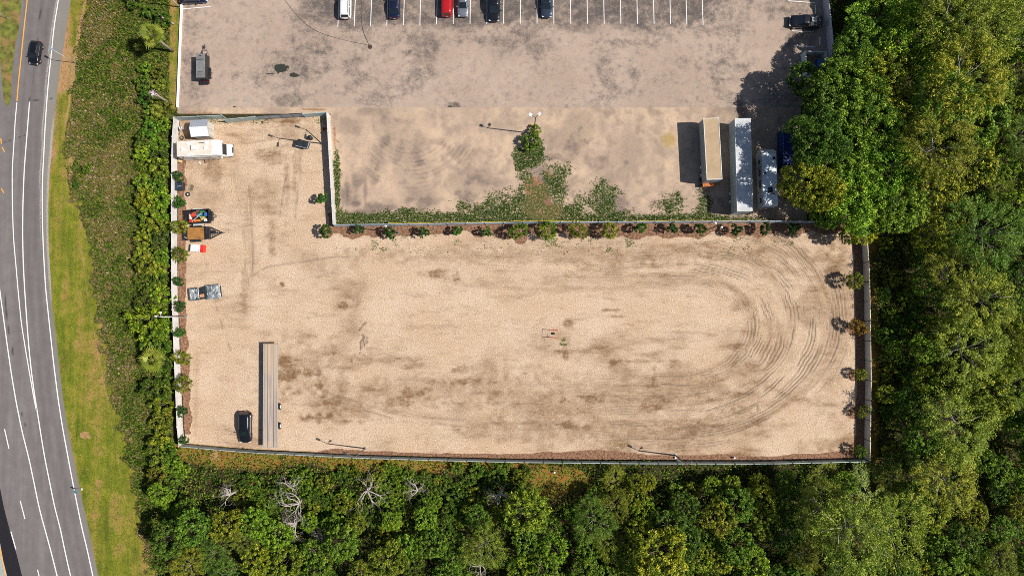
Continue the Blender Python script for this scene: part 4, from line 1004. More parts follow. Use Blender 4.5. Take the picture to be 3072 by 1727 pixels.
# white kerb wall between car park and meadow
kw = [(544, 14), (541, 80), (537, 180), (534, 260), (531, 322)]
W = [P(x, y, .35) for x, y in kw]; c = (W[0] + W[-1]) / 2; c.z = 0
t = empty('low_wall', c, 0, 'low white painted wall between the car park and the grass strip', 'wall')
mb = MB()
for a, b_ in zip(W[:-1], W[1:]):
    m = (a + b_) / 2 - c; mb.box((m.x, m.y, .175), ((b_ - a).length, .2, .35), math.atan2(b_.y - a.y, b_.x - a.x))
mb.build('wall_body', simple('white_painted_block', (.78, .76, .76), .6, var=.05), t)
mb = MB()
for k, (a, b_) in enumerate(zip(W[:-1], W[1:])):
    m = (a + b_) / 2 - c; mb.box((m.x, m.y, .37), ((b_ - a).length - .02, .26, .05), math.atan2(b_.y - a.y, b_.x - a.x))
mb.build('coping', simple('white_coping', (.82, .8, .8), .6, var=.04), t)
# yellow rope rail behind the long fence
RP = [(1166, 668), (1213, 667), (1260, 668), (1308, 667), (1354, 666), (1402, 667), (1448, 666), (1496, 665), (1544, 663), (1590, 663), (1640, 662.5), (1686, 663), (1732, 663.5), (1778, 664), (1826, 665), (1872, 664), (1920, 662.5), (1966, 663), (2012, 661), (2060, 661), (2106, 661), (2152, 661), (2198, 662), (2244, 662)]
W = [P(x, y, .95) for x, y in RP]; c = W[12].copy(); c.z = 0
t = empty('rope_barrier', c, 0, 'thin yellow rope strung on short pale posts behind the long fence', 'rope barrier')
yel = simple('yellow_rope', (.75, .5, .03), .7)
mb = MB(); pts = []
for a, b_ in zip(W[:-1], W[1:]):
    for k in range(4):
        q = a.lerp(b_, k / 4) - c; q.z -= .12 * math.sin(math.pi * k / 4); pts.append(q)
pts.append(W[-1] - c); mb.tube(pts, [.035] * len(pts), 5); mb.build('rope', yel, t)
for q in W:
    p = q - c; mb = MB(); mb.box((p.x, p.y + .02, .5), (.1, .1, 1.0)); mb.box((p.x, p.y + .02, 1.01), (.14, .14, .04)); mb.build('post', simple('pale_timber', (.6, .48, .34), .8) if 'pale_timber' not in bpy.data.materials else bpy.data.materials['pale_timber'], t)

# ------------------------------------------------------------------ wheels
def wheel(parent, x, y, r=.34, w=.22, rimmat=None, name='wheel'):
    mb = MB(); mb.torus((x, y, r), r - w * .42, w * .45, 'Y', 20, 8); mb.cyl((x, y - w * .38, r), (x, y + w * .38, r), r * .66, n=18)
    wl = mb.build(name, M['tyre'], parent, smooth=True)
    s = 1 if y > 0 else -1
    mb = MB(); mb.cyl((x, y + s * w * .3, r), (x, y + s * w * .5, r), r * .62, r * .5, 16)
    mb.build('rim', rimmat or M['rim'], wl)
    return wl

# ------------------------------------------------------------------ cars
def smoothstep(a, b, x): t = min(1, max(0, (x - a) / (b - a))); return t * t * (3 - 2 * t)
def car(name, label, pos, rot, kind, L, W, H, pm, group=None, extras=()):
    t = empty(name, (pos.x, pos.y, 0), rot, label, 'car' if 'pickup' not in name else 'pickup truck', group)
    h2 = W / 2
    hood = {'sedan': .27, 'suv': .25, 'van': .2, 'pickup': .25}[kind]
    belt = {'sedan': .9, 'suv': 1.02, 'van': 1.0, 'pickup': 1.08}[kind]
    rings = []
    for k in range(15):
        u = k / 14; x = -L / 2 + L * u
        e = min(u, 1 - u) * L
        wv = h2 * (.8 + .2 * smoothstep(0, .55, e)) if u > .5 else h2 * (.86 + .14 * smoothstep(0, .45, e))
        if u > 1 - hood: zt = belt - (belt * .2) * ((u - (1 - hood)) / hood) ** 1.5
        elif u < .16 and kind == 'sedan': zt = belt + .04
        else: zt = belt
        zt -= .14 * (1 - smoothstep(0, .25, e)); zb = .24 + .14 * (1 - smoothstep(0, .3, e))
        rings.append([Vector((x, y, z)) for y, z in [(-wv * .86, zb), (-wv * .98, zb + .14), (-wv, (zb + zt) / 2), (-wv * .97, zt - .1), (-wv * .84, zt), (-wv * .4, zt + .035), (wv * .4, zt + .035), (wv * .84, zt), (wv * .97, zt - .1), (wv, (zb + zt) / 2), (wv * .98, zb + .14), (wv * .86, zb)]])
    mb = MB(); mb.loft(rings); mb.build('body', pm, t, sub=1)
    # greenhouse: base and roof outlines
    xr0, xf0, xr1, xf1 = {'sedan': (-L * .37, L * .245, -L * .22, L * .06), 'suv': (-L * .485, L * .27, -L * .41, L * .1), 'van': (-L * .49, L * .33, -L * .43, L * .16), 'pickup': (-L * .1, L * .27, -L * .06, L * .13)}[kind]
    if kind == 'suv' and 'truckish' in extras: xr0, xr1 = -L * .48, -L * .45
    wb, wt = h2 * .9, h2 * (.7 if kind in ('sedan',) else .76)
    zb, zt = belt - .02, H - .05
    B = [Vector(p) for p in ((xr0, -wb * .93, zb), (xf0, -wb * .88, zb), (xf0, wb * .88, zb), (xr0, wb * .93, zb))]
    Tt = [Vector(p) for p in ((xr1, -wt * .96, zt), (xf1, -wt * .95, zt), (xf1, wt * .95, zt), (xr1, wt * .96, zt))]
    mb = MB(); mb.loft([B, Tt]); cab = mb.build('cabin', pm, t, bevel=.06)
    # roof with a slight dome
    xa, xb = xr1 - .03, xf1 + .03; rings = []
    for k in range(7):
        u = k / 6; x = xa + (xb - xa) * u; e = min(u, 1 - u); ww = wt * (1.0 - .08 * (1 - smoothstep(0, .15, e))); dz = -.05 * (1 - smoothstep(0, .2, e))
        rings.append([Vector((x, y, z + dz)) for y, z in [(-ww, zt - .01), (-ww * .96, zt + .035), (-ww * .5, zt + .06), (0, zt + .068), (ww * .5, zt + .06), (ww * .96, zt + .035), (ww, zt - .01)]])
    mb = MB(); mb.loft(rings); mb.build('roof', pm, t, smooth=True)
    def pane(nm, a, b_, c_, d_, i0=.08, i1=.1, mat=M['glass'], o=.012):
        nrm = (b_ - a).cross(d_ - a).normalized()
        f = lambda u, v: a * (1 - u) * (1 - v) + b_ * u * (1 - v) + c_ * u * v + d_ * (1 - u) * v + nrm * o
        mb = MB(); mb.add([f(i0, i1), f(1 - i0, i1), f(1 - i0, 1 - i1), f(i0, 1 - i1)], [(0, 1, 2, 3)])
        q = mb.build(nm, mat, t); m_ = q.modifiers.new('thick', 'SOLIDIFY'); m_.thickness = .012; m_.offset = 0
        return q
    pane('windshield', B[1], B[2], Tt[2], Tt[1], .07, .05)
    pane('rear_window', B[3], B[0], Tt[0], Tt[3], .1, .12 if kind == 'sedan' else .18)
    if 'sunroof' in extras:
        mb = MB(); mb.box(((xr1 + xf1) / 2 + .25, 0, zt + .062), (.8, wt * 1.2, .02)); mb.build('sunroof', M['glass'], t)
    if 'panorama' in extras:
        mb = MB(); mb.box(((xr1 + xf1) / 2, 0, zt + .062), ((xf1 - xr1) * .86, wt * 1.45, .02)); mb.build('sunroof', M['glass'], t, bevel=.01)
    for s in (0, 1):
        a, b_, c_, d_ = (B[0], B[1], Tt[1], Tt[0]) if s == 0 else (B[2], B[3], Tt[3], Tt[2])
        m0, m1 = a.lerp(b_, .5), d_.lerp(c_, .5)
        pane('side_window', a, m0, m1, d_, .06, .1); pane('side_window', m0, b_, c_, m1, .06, .1)
        sy = -1 if s == 0 else 1
        mb = MB(); mb.box((xf0 - .35, sy * (h2 + .1), belt + .03), (.16, .24, .16)); mb.build('mirror', pm, t, bevel=.03)
        mb = MB(); mb.box((L / 2 - .16, sy * h2 * .66, belt * .68), (.22, h2 * .34, .13), -sy * .25); mb.build('headlight', M['clear_lens'], t, bevel=.02)
        mb = MB(); mb.box((-L / 2 + .09, sy * h2 * .68, belt * .84), (.14, h2 * .3, .16), sy * .2); mb.build('tail_light', M['red_lens'], t, bevel=.02)
        if 'rails' in extras:
            mb = MB(); mb.tube([(xr1 + .15, sy * wt * .86, zt + .06), (xr1 + .25, sy * wt * .86, zt + .12), (xf1 - .35, sy * wt * .86, zt + .12), (xf1 - .2, sy * wt * .86, zt + .06)], [.025] * 4); mb.build('roof_rail', M['black_plastic'] if 'blackrails' in extras else M['chrome'], t)
    mb = MB(); mb.box((-L / 2 + .015, 0, belt * .62), (.02, .34, .15)); mb.build('number_plate', M['plate'], t)
    mb = MB(); mb.box((L / 2 - .02, 0, .42), (.06, W * .55, .2)); mb.build('grille', M['black_plastic'], t, bevel=.02)
    for x in (-L * .3, L * .31):
        for s in (-1, 1): wheel(t, x, s * (h2 - .12), .34 if kind == 'sedan' else .38)
    mb = MB()
    for s in (-.3, .3): mb.tube([(xf0 + .02, s * W * .3, belt + .045), (xf0 - .1, s * W * .3 + .35, belt + .1)], [.012, .01], 4)
    mb.build('wiper', M['black_plastic'], t)
    return t
S_, N_ = -math.pi / 2, math.pi / 2
def carpos(x, y, L, down=True):            # y = lower end of the car on the photo
    q = P(x, y, .5); q.y += L / 2; return q
grp = 'cars parked in the top row of stalls'
car('parked_car', 'white hatchback with black roof rails, rear towards the yard', carpos(1037, 59, 4.6), N_, 'suv', 4.6, 1.85, 1.6, P_WHITE, grp, ('rails', 'blackrails'))
car('parked_car', 'dark blue saloon parked two stalls right of the white hatchback', carpos(1184, 58, 4.7), N_, 'sedan', 4.7, 1.8, 1.45, P_BLUE, grp)
car('parked_car', 'bright red car parked beside the silver one, rear towards the yard', carpos(1341, 53, 4.5), N_, 'van', 4.5, 1.82, 1.6, P_RED, grp)
car('parked_car', 'silver saloon with its curved bonnet pointing to the yard, right beside the red car', carpos(1389, 52, 4.6), S_, 'sedan', 4.6, 1.8, 1.45, P_SILVER, grp)
car('parked_car', 'large black boxy car facing the yard, longest in its row', carpos(1482, 66, 5.1), S_, 'suv', 5.1, 1.98, 1.85, P_BLACK, grp, ('truckish',))
car('parked_car', 'slate blue saloon facing the yard, rightmost of the parked row', carpos(1640, 54, 4.7), S_, 'sedan', 4.7, 1.82, 1.42, P_SLATE, grp, ('sunroof',))
q = P(582, -6, .5); car('parked_car', 'dark blue car cut by the top edge above the low white wall', q, R(3), 'sedan', 4.6, 1.85, 1.45, P_BLUE)
q = P(737, 1280, .6); car('parked_car', 'shiny black car parked alone on the gravel beside the flatbed trailer', q, S_ + R(1), 'suv', 4.8, 1.95, 1.55, P_BLACK, None, ('rails', 'blackrails'))
q = P(109, 160, .5); car('moving_car', 'small black car driving on the grey road near the orange line', q, S_ - R(8), 'suv', 3.75, 1.62, 1.45, P_BLACK)

# black pickup in the shade by the trees
q = P(2414, 68, .5)
t = car('pickup_truck', 'black pickup truck with crew cab parked sideways under the tree shade', q, math.pi - R(3), 'pickup', 5.1, 1.95, 1.8, P_BLACK)
mb = MB()
for s in (-1, 1): mb.box((-1.55, s * .86, 1.17), (1.85, .1, .2))
mb.box((-2.47, 0, 1.17), (.08, 1.8, .2)); mb.build('bed_wall', P_BLACK, t, bevel=.02)
mb = MB(); mb.box((-1.55, 0, 1.125), (1.7, 1.6, .03)); mb.build('cargo_bed', M['black_plastic'], t)
mb = MB(); mb.box((-1.2, -.2, 1.25), (.8, .7, .25)); mb.build('tool_box', simple('grey_plastic', (.3, .3, .33), .5), t, bevel=.02)

# ------------------------------------------------------------------ trailers and campers
def from_roof(TL, TR, BR, BL, h):
    a, b_, c_, d_ = [P(x, y, h) for x, y in (TL, TR, BR, BL)]
    c = (a + b_ + c_ + d_) / 4; v = ((a + b_) - (c_ + d_)) / 2
    L = ((a - d_).length + (b_ - c_).length) / 2; W = ((a - b_).length + (c_ - d_).length) / 2
    return Vector((c.x, c.y, 0)), math.atan2(v.y, v.x), L, W
def box_trailer(label, roof, h, wall, roofm, rear_orange=False):
    c, rot, L, W = from_roof(*roof, h)
    t = empty('box_trailer', c, rot, label, 'semi trailer', 'long box trailers beside the trees')
    mb = MB(); mb.box((0, 0, (h + 1.15) / 2 - .03), (L, W, h - 1.21)); 
    k = int(L / .6)
    for i in range(k):
        for s in (-1, 1): mb.box((-L / 2 + (i + .5) * L / k, s * (W / 2 + .012), (h + 1.15) / 2), (.05, .03, h - 1.4))
    mb.build('cargo_box', wall, t)
    mb = MB(); mb.box((0, 0, h - .03), (L - .1, W - .1, .06))
    for i in range(1, 9): mb.box((-L / 2 + i * L / 9, 0, h + .004), (.03, W - .16, .014))
    mb.build('roof', roofm, t, bevel=.015)
    mb = MB()
    for s in (-1, 1): mb.box((0, s * (W / 2 - .03), h - .01), (L + .04, .1, .1)); mb.box((s * (L / 2 - .03), 0, h - .011), (.09, W - .13, .1))
    mb.build('top_rail', simple('trailer_trim_%d' % len(bpy.data.materials), (.6, .6, .58), .5), t)
    for s in (-1, 1):
        mb = MB(); mb.box((-L / 2 - .03, s * W * .245, (h + 1.15) / 2 - .05), (.05, W * .47, h - 1.4)); mb.build('rear_door', wall, t)
        mb = MB(); mb.box((0, s * (W / 2 - .02), 1.12), (L, .07, .14)); mb.build('side_rail', M['steel'], t)
        mb = MB(); mb.box((L * .3, s * W * .32, .55), (.14, .14, 1.0)); mb.box((L * .3, s * W * .32, .04), (.35, .3, .05)); mb.build('landing_leg', M['black_steel'], t)
    mb = MB(); mb.box((-L / 2 + .1, 0, .98), (.25, W, .22)); mb.box((-L / 2 + .0, 0, .6), (.14, W * .9, .14))
    for s in (-1, 1): mb.box((-L / 2 + .03, s * W * .3, .8), (.1, .1, .4))
    if rear_orange: mb.box((-L / 2 - .32, 0, 1.0), (.55, W * .92, .2))
    mb.build('rear_frame', simple('rusty_orange_steel', (.42, .13, .03), .7, var=.4, scale=5) if rear_orange else M['steel'], t)
    for x in (-L * .36, -L * .36 + 1.25):
        for s in (-1, 1): wheel(t, x, s * (W / 2 - .3), .5, .5, M['white_rim'])
    return t
box_trailer('tan roofed box trailer casting a broad dark blue shadow on the sandy yard', ((2110.5, 355), (2156, 354), (2167, 537), (2120, 539)), 3.7, simple('trailer_wall_blue_grey', (.32, .36, .37), .5, var=.1, dirt=(.18, .19, .18)), simple('faded_tan_roof', (.42, .3, .18), .75, var=.1, scale=.8, dirt=(.34, .23, .12), dirt_amt=.5), True)
box_trailer('longest box trailer, pale grey roof dappled by tree shade', ((2205, 355), (2251, 356), (2259, 629), (2211, 636)), 4.0, simple('trailer_wall_pale', (.44, .48, .47), .5, var=.08, dirt=(.28, .3, .28)), simple('weathered_white_roof', (.52, .54, .56), .6, var=.12, scale=1.2, dirt=(.36, .34, .32), dirt_amt=.5))

# travel trailer
c, rot, L, W = from_roof((2284, 456), (2329, 455), (2335, 616), (2290, 618), 3.05)
t = empty('travel_trailer', c, rot, 'white travel trailer camper with row of dark side windows, between long trailer and blue container', 'camper')
M['camper_white'] = simple('camper_skin_white', (.6, .62, .62), .4, var=.05, dirt=(.42, .43, .4), dirt_amt=.35)
prof = [(-L / 2, .5), (L / 2 - .15, .5), (L / 2 + .55, 1.3), (L / 2 + .6, 2.0), (L / 2 + .1, 2.95), (L / 2 - .2, 3.0), (-L / 2 + .25, 3.0), (-L / 2, 2.75)]
mb = MB(); mb.loft([[Vector((x, s * W / 2, z)) for x, z in prof] for s in (-1, 1)]); mb.build('body', M['camper_white'], t, bevel=.04)
mb = MB(); mb.box((-.05, 0, 3.02), (L - .45, W - .16, .06)); mb.build('roof', simple('camper_roof_blue_white', (.75, .8, .85), .5, var=.08, scale=1, dirt=(.35, .4, .4)), t, bevel=.02)
mb = MB(); mb.box((L / 2 + .32, 0, 2.46), (.06, W - .3, .95), 0, (-.48, 'Y')); mb.build('front_cap', M['black_plastic'], t, bevel=.02)
mb = MB(); mb.box((-L * .22, 0, 3.14), (.95, .65, .22)); mb.build('air_conditioner', M['black_plastic'], t, bevel=.05)
for x, y, r_ in [(L * .38, -.75, .22), (-L * .28, -.5, .1), (L * .1, .7, .14)]:
    mb = MB(); mb.box((x, y, 3.1), (r_ * 1.8, r_ * 1.8, .14)); mb.build('roof_vent', M['black_plastic'], t, bevel=.03)
for x, w_ in [(L * .34, .6), (L * .14, 1.0), (-L * .08, 1.2), (-L * .38, .8)]:
    for s in (-1, 1):
        mb = MB(); mb.box((x, s * (W / 2 + .01), 2.05), (w_, .03, .7)); mb.build('window', M['glass'], t, bevel=.01)
for x in (L * .24, -L * .22):
    mb = MB(); mb.box((x, W / 2 + .02, 1.7), (.05, .03, 2.3)); mb.build('side_trim', M['black_plastic'], t)
mb = MB(); mb.tube([(L / 2 - .3, -.6, .5), (L / 2 + 1.5, 0, .5), (L / 2 - .3, .6, .5)], [.05] * 3, 6); mb.build('tow_frame', M['black_steel'], t)
for s in (-.13, .13):
    mb = MB(); mb.cyl((L / 2 + .85, s * 1.3, .5), (L / 2 + .85, s * 1.3, .95), .14, n=14); mb.build('gas_bottle', M['white_rim'], t, bevel=.04)
for x in (-.6, .3):
    for s in (-1, 1): wheel(t, x, s * (W / 2 - .12), .36, .22)

# blue container
c, rot, L, W = from_roof((2350, 388), (2390, 388), (2392, 510), (2352, 512), 2.6)
t = empty('shipping_container', c, rot, 'dark blue corrugated storage container half hidden under the trees', 'container')
blue = simple('container_blue', (.012, .035, .2), .5, var=.25, dirt=(.03, .05, .1))
mb = MB(); mb.box((0, 0, 1.3), (L, W, 2.4)); k = int(L / .28)
for i in range(k):
    x = -L / 2 + (i + .5) * L / k
    mb.box((x, 0, 2.52), (.13, W - .14, .05))
    for s in (-1, 1): mb.box((x, s * (W / 2 + .01), 1.3), (.13, .05, 2.2))
mb.build('container_body', blue, t)
mb = MB()
for sx in (-1, 1):
    for sy in (-1, 1): mb.box((sx * (L / 2 - .03), sy * (W / 2 - .0), 1.3), (.16, .16, 2.6))
for s in (-1, 1): mb.box((0, s * (W / 2), 2.56), (L - .2, .12, .1)); mb.box((s * (L / 2 - .02), 0, 2.555), (.12, W - .18, .1))
mb.build('corner_frame', simple('container_green', (.02, .12, .1), .5), t)
for s in (-1, 1):
    mb = MB(); mb.box((-L / 2 - .04, s * W * .24, 1.3), (.05, W * .45, 2.2)); d = mb.build('door', blue, t)
    mb = MB(); mb.cyl((-L / 2 - .09, s * .2, .2), (-L / 2 - .09, s * .2, 2.4), .025); mb.build('lock_rod', M['steel'], d)

# white storage shed
c = (P(573.4, 363, 2.4) + P(622.7, 359, 2.4) + P(624.5, 405, 2.4) + P(573, 411, 2.4)) / 4
t = empty('storage_shed', (c.x, c.y, 0), R(3), 'small shed with bright white gabled roof beside the motorhome', 'shed')
L, W = 2.55, 2.45
M['shed_wall'] = simple('shed_wall_beige', (.5, .47, .42), .7, var=.06, dirt=(.35, .32, .27))
mb = MB(); mb.loft([[Vector((x, y, z)) for y, z in ((-W / 2 + .05, 0), (W / 2 - .05, 0), (W / 2 - .05, 2.35), (0, 2.85), (-W / 2 + .05, 2.35))] for x in (-L / 2 + .05, L / 2 - .05)]); mb.build('wall', M['shed_wall'], t)
rf = simple('white_sheet_roof', (.82, .82, .84), .35, .1, var=.04)
for s in (-1, 1):
    mb = MB(); ang = math.atan2(.5, W / 2)
    mb.box((0, s * (W / 4 + .02), 2.64), (L + .16, W / 2 / math.cos(ang) + .12, .05), 0, (-s * ang, 'X'))
    for k in range(9): mb.box((-L / 2 + k * L / 8, s * (W / 4 + .02), 2.675), (.03, W / 2 / math.cos(ang) + .1, .03), 0, (-s * ang, 'X'))
    mb.build('roof', rf if s < 0 else simple('darker_sheet_roof', (.36, .38, .42), .4, .1, var=.05), t)  # north slope gets a darker grey than the south slope
mb = MB(); mb.box((0, 0, 2.93), (L + .2, .16, .04)); mb.build('ridge_cap', rf, t, bevel=.01)
for s in (-1, 1):
    mb = MB(); mb.box((L / 2 + .0, s * .48, 1.05), (.05, .9, 2.0)); d = mb.build('door', simple('shed_door', (.56, .54, .48), .6) if s < 0 else bpy.data.materials['shed_door'], t)
    mb = MB(); mb.box((L / 2 + .04, s * .12, 1.05), (.04, .05, .16)); mb.build('handle', M['black_steel'], d)
mb = MB(); mb.box((0, -W / 2 + .02, 2.3), (L + .1, .08, .1)); mb.build('gutter', M['black_plastic'], t)

# motorhome
c = (P(528, 424, 3.1) + P(661, 417, 3.1) + P(661, 464, 3.1) + P(528, 471, 3.1)) / 4
t = empty('motorhome', (c.x, c.y, 0), R(2.5), 'white motorhome with roof vents and cab nose pointing right, below the shed', 'motorhome')
L, W = 6.75, 2.35
mw = simple('motorhome_white', (.78, .77, .74), .4, var=.03, dirt=(.6, .57, .5), dirt_amt=.3)
prof = [(-L / 2, .45), (L / 2 - 1.5, .45), (L / 2 - 1.5, 1.9), (L / 2 - .1, 2.05), (L / 2, 2.4), (L / 2 - .2, 3.0), (L / 2 - .5, 3.1), (-L / 2 + .1, 3.1), (-L / 2, 3.0)]
mb = MB(); mb.loft([[Vector((x, s * W / 2, z)) for x, z in prof] for s in (-1, 1)]); mb.build('body', mw, t, bevel=.05)
mb = MB(); mb.box((-.55, 0, 3.12), (L - 1.4, W - .14, .05)); mb.build('roof', simple('motorhome_roof_cream', (.7, .62, .53), .7, var=.06, dirt=(.55, .46, .38), dirt_amt=.5), t)
mb = MB()
rings = []
for x, w_, z in [(L / 2 - 1.6, .98, 1.75), (L / 2 - .05, .97, 1.45), (L / 2 + .35, .95, 1.2), (L / 2 + .85, .9, 1.1), (L / 2 + 1.02, .84, .85)]:
    rings.append([Vector((x, y, zz)) for y, zz in ((-w_, .4), (-w_, z - .15), (-w_ * .88, z), (0, z + .04), (w_ * .88, z), (w_, z - .15), (w_, .4))])
mb.loft(rings); mb.build('cab', mw, t, bevel=.03)
mb = MB(); mb.add([(L / 2 + .26, -.86, 1.33), (L / 2 + .26, .86, 1.33), (L / 2 - .12, .8, 2.0), (L / 2 - .12, -.8, 2.0)], [(0, 1, 2, 3)]); o = mb.build('windshield', M['glass'], t); o.modifiers.new('thick', 'SOLIDIFY').thickness = .03
mb = MB(); mb.box((L / 2 + 1.05, 0, .6), (.14, 1.85, .22)); mb.build('bumper', M['chrome'], t, bevel=.03)
mb = MB(); mb.box((L / 2 + 1.0, 0, .88), (.06, .9, .22)); mb.build('grille', M['black_plastic'], t)
for s in (-1, 1):
    mb = MB(); mb.box((L / 2 + .98, s * .68, .9), (.08, .28, .2)); mb.build('headlight', M['clear_lens'], t, bevel=.02)
    mb = MB(); mb.box((L / 2 - .35, s * 1.28, 1.6), (.12, .26, .4)); mb.build('mirror', mw, t, bevel=.02)
    for x in (-L * .27, L / 2 + .35): wheel(t, x, s * (W / 2 - .2 if x < 0 else .85), .38, .25)
    for x, w_ in ((-2.4, .9), (-.9, 1.3), (.9, .8)):
        mb = MB(); mb.box((x, s * (W / 2 + .01), 2.0), (w_, .03, .6)); mb.build('window', M['glass'], t, bevel=.01)
mb = MB(); mb.box((-.2, -W / 2 - .12, 2.85), (4.2, .16, .14)); mb.build('awning', simple('awning_roll_grey', (.4, .42, .42), .6), t, bevel=.03)
for x in (-1.4, .9, 1.5):
    mb = MB(); mb.tube([(x, -W / 2 - .06, 2.8), (x + .3, -W / 2 - .1, 1.0)], [.03, .03], 5); mb.build('awning_arm', M['chrome'], t)
mb = MB(); mb.box((2.0, -W / 2 - .01, 1.35), (.7, .04, 1.75)); mb.build('door', mw, t)
for x, y, a, b_ in [(-2.4, -.1, .5, .5), (-1.5, .75, .5, .5), (1.1, -.05, .45, .5), (-1.3, -.95, .95, .2), (-.8, .95, .7, .3), (1.3, .8, .55, .6)]:
    mb = MB(); mb.box((x, y, 3.2), (a, b_, .14)); mb.build('roof_vent', mw, t, bevel=.03)
mb = MB(); mb.box((-.55, .05, 3.28), (.9, .75, .28)); mb.build('air_conditioner', mw, t, bevel=.06)
mb = MB(); mb.tube([(.1, .75, 3.16), (1.0, .72, 3.3)], [.04, .04], 5); mb.build('antenna', M['black_plastic'], t)
mb = MB()
for k in range(6): mb.cyl((-L / 2 - .12, .55, .9 + k * .38), (-L / 2 - .12, .95, .9 + k * .38), .018, n=6)
for y in (.55, .95): mb.cyl((-L / 2 - .12, y, .8), (-L / 2 - .12, y, 3.15), .02, n=6)
mb.build('ladder', M['chrome'], t)

# satellite dish on tripod, and hose coil between shed and wall
q = P(556, 389); t = empty('satellite_dish', (q.x, q.y, 0), R(200), 'small white satellite dish on a tripod left of the shed', 'satellite dish')
mb = MB(); 
for k in range(3): a = 2.1 * k; mb.cyl((math.cos(a) * .4, math.sin(a) * .4, 0), (0, 0, .8), .02, n=6)
mb.build('tripod', M['white_rim'], t)
mb = MB(); rings = [[Vector((.02 * k * k, 0, 0)) + Vector((0, math.cos(b_) * .09 * k, math.sin(b_) * .09 * k + 1.0)) for b_ in [i * 2 * math.pi / 16 for i in range(16)]] for k in range(1, 5)]
mb.loft(rings, cap=False); o = mb.build('dish', M['white_rim'], t, smooth=True); o.rotation_euler = (0, -.9, 0); o.location = (.8, 0, .35); o.modifiers.new('thick', 'SOLIDIFY').thickness = .02
q = P(545, 414); t = MB(); 
for k in range(4): t.torus((q.x + .03 * k, q.y, .04 + .05 * k), .33 - .03 * k, .025, n=22, m=6)
t.tube([(q.x + .3, q.y, .05), (q.x + .9, q.y + .2, .04), (q.x + 1.3, q.y - .1, .04)], [.025] * 3)
tag(t.build('hose_coil', M['black_plastic'], None, smooth=True), 'dark coiled hose on the ground between left wall and motorhome', 'hose')
q = P(541, 482); mb = MB(); mb.box((q.x, q.y, .08), (.7, .5, .16), -.4); mb.box((q.x + .05, q.y, .2), (.5, .3, .08), -.2)
tag(mb.build('folded_boards', simple('pale_plywood', (.6, .45, .22), .8), None, bevel=.01), 'small pile of pale boards against the left wall just below the motorhome', 'boards')
q = P(624, 482); t = empty('slatted_crate', (q.x, q.y, 0), .12, 'brown slatted crate on the stained gravel below the motorhome', 'crate')
mb = MB()
for k in range(5): mb.box((0, -.32 + .16 * k, .28), (.75, .1, .03))
mb.build('slats', M['wood'], t)
mb = MB()
for sx in (-1, 1): mb.box((sx * .33, 0, .13), (.08, .74, .26))
mb.build('side', M['wood'], t)
q = P(600, 489); mb = MB(); mb.box((q.x, q.y, .05), (.2, .55, .1), .4); mb.box((q.x + .02, q.y, .12), (.14, .4, .05), .4); tag(mb.build('white_block', M['white_rim'], None, bevel=.01), 'short white block lying left of the brown slatted crate', 'block')

# black cover box, board, tyre near the left wall
q = P(543, 561); t = empty('storage_bin', (q.x, q.y, 0), R(4), 'black lidded storage bin against the left wall beside a spare tyre', 'storage bin')
mb = MB(); mb.box((0, 0, .4), (1.3, 1.25, .8)); mb.build('bin_body', M['black_plastic'], t, bevel=.06)
mb = MB(); mb.box((-.32, 0, .84), (.62, 1.3, .08)); mb.box((.36, .05, .88), (.66, 1.2, .08), 0, (.12, 'Y')); mb.build('lid', simple('black_blue_lid', (.02, .03, .05), .35), t, bevel=.03)
mb = MB(); mb.box((.2, -.08, .97), (.62, .05, .04)); mb.build('strap', M['white_rim'], t)
q = P(576, 563); t = empty('pallet', (q.x, q.y, 0), R(72), 'tan framed board leaning low beside the black storage bin', 'pallet')
mb = MB()
for s in (-1, 1): mb.box((s * .5, 0, .08), (.08, .7, .12)); mb.box((0, s * .33, .08), (.92, .06, .11))
mb.build('frame', simple('tan_timber', (.5, .33, .14), .8), t)
mb = MB(); mb.box((0, 0, .07), (.9, .58, .06)); mb.build('board', simple('grey_board', (.14, .12, .1), .8), t)
q = P(564.5, 583); t = empty('spare_tyre', (q.x, q.y, 0), 0, 'single black tyre lying flat on the gravel below the black bin', 'tyre')
mb = MB(); mb.torus((0, 0, .11), .25, .11, 'Z', 24, 10); mb.build('tyre', M['tyre'], t, smooth=True)
mb = MB(); mb.cyl((0, 0, .03), (0, 0, .1), .16, n=16); mb.build('rim', M['white_rim'], t)

# dump trailer full of junk
c = (P(556, 632, 1.2) + P(627, 625, 1.2) + P(628, 668, 1.2) + P(560, 672, 1.2)) / 4
t = empty('dump_trailer', (c.x, c.y, 0), R(3.5), 'high sided black trailer filled with colourful junk', 'trailer')
L, W = 3.6, 2.15
mb = MB(); mb.box((0, 0, .55), (L, W, .1)); mb.build('floor', M['black_steel'], t)
for s in (-1, 1):
    mb = MB(); mb.box((0, s * (W / 2 - .04), .9), (L, .08, .7)); mb.box((0, s * (W / 2 - .04), 1.27), (L + .05, .14, .06)); mb.build('side', M['black_steel'], t)
    mb = MB(); mb.box((s * (L / 2 - .04), 0, .9), (.08, W - .17, .7)); mb.box((s * (L / 2 - .04), 0, 1.275), (.14, W - .1, .06)); mb.build('end_gate', M['black_steel'], t)
    mb = MB(); mb.box((-.1, s * (W / 2 + .14), .72), (1.7, .26, .05)); mb.build('fender', simple('pale_steel_fender', (.5, .5, .46), .5) if s < 0 else bpy.data.materials['pale_steel_fender'] if 'pale_steel_fender' in bpy.data.materials else M['steel'], t)
    for x in (-.5, .35): wheel(t, x, s * (W / 2 + .14), .33, .22)
mb = MB(); mb.box((L / 2 + .2, 0, .8), (.4, 1.5, .5)); mb.build('tool_box', M['black_steel'], t, bevel=.03)
mb = MB(); mb.tube([(L / 2, -.7, .5), (L / 2 + .9, 0, .5), (L / 2, .7, .5)], [.05] * 3, 6); mb.build('tow_frame', M['black_steel'], t)
jr = random.Random(3)
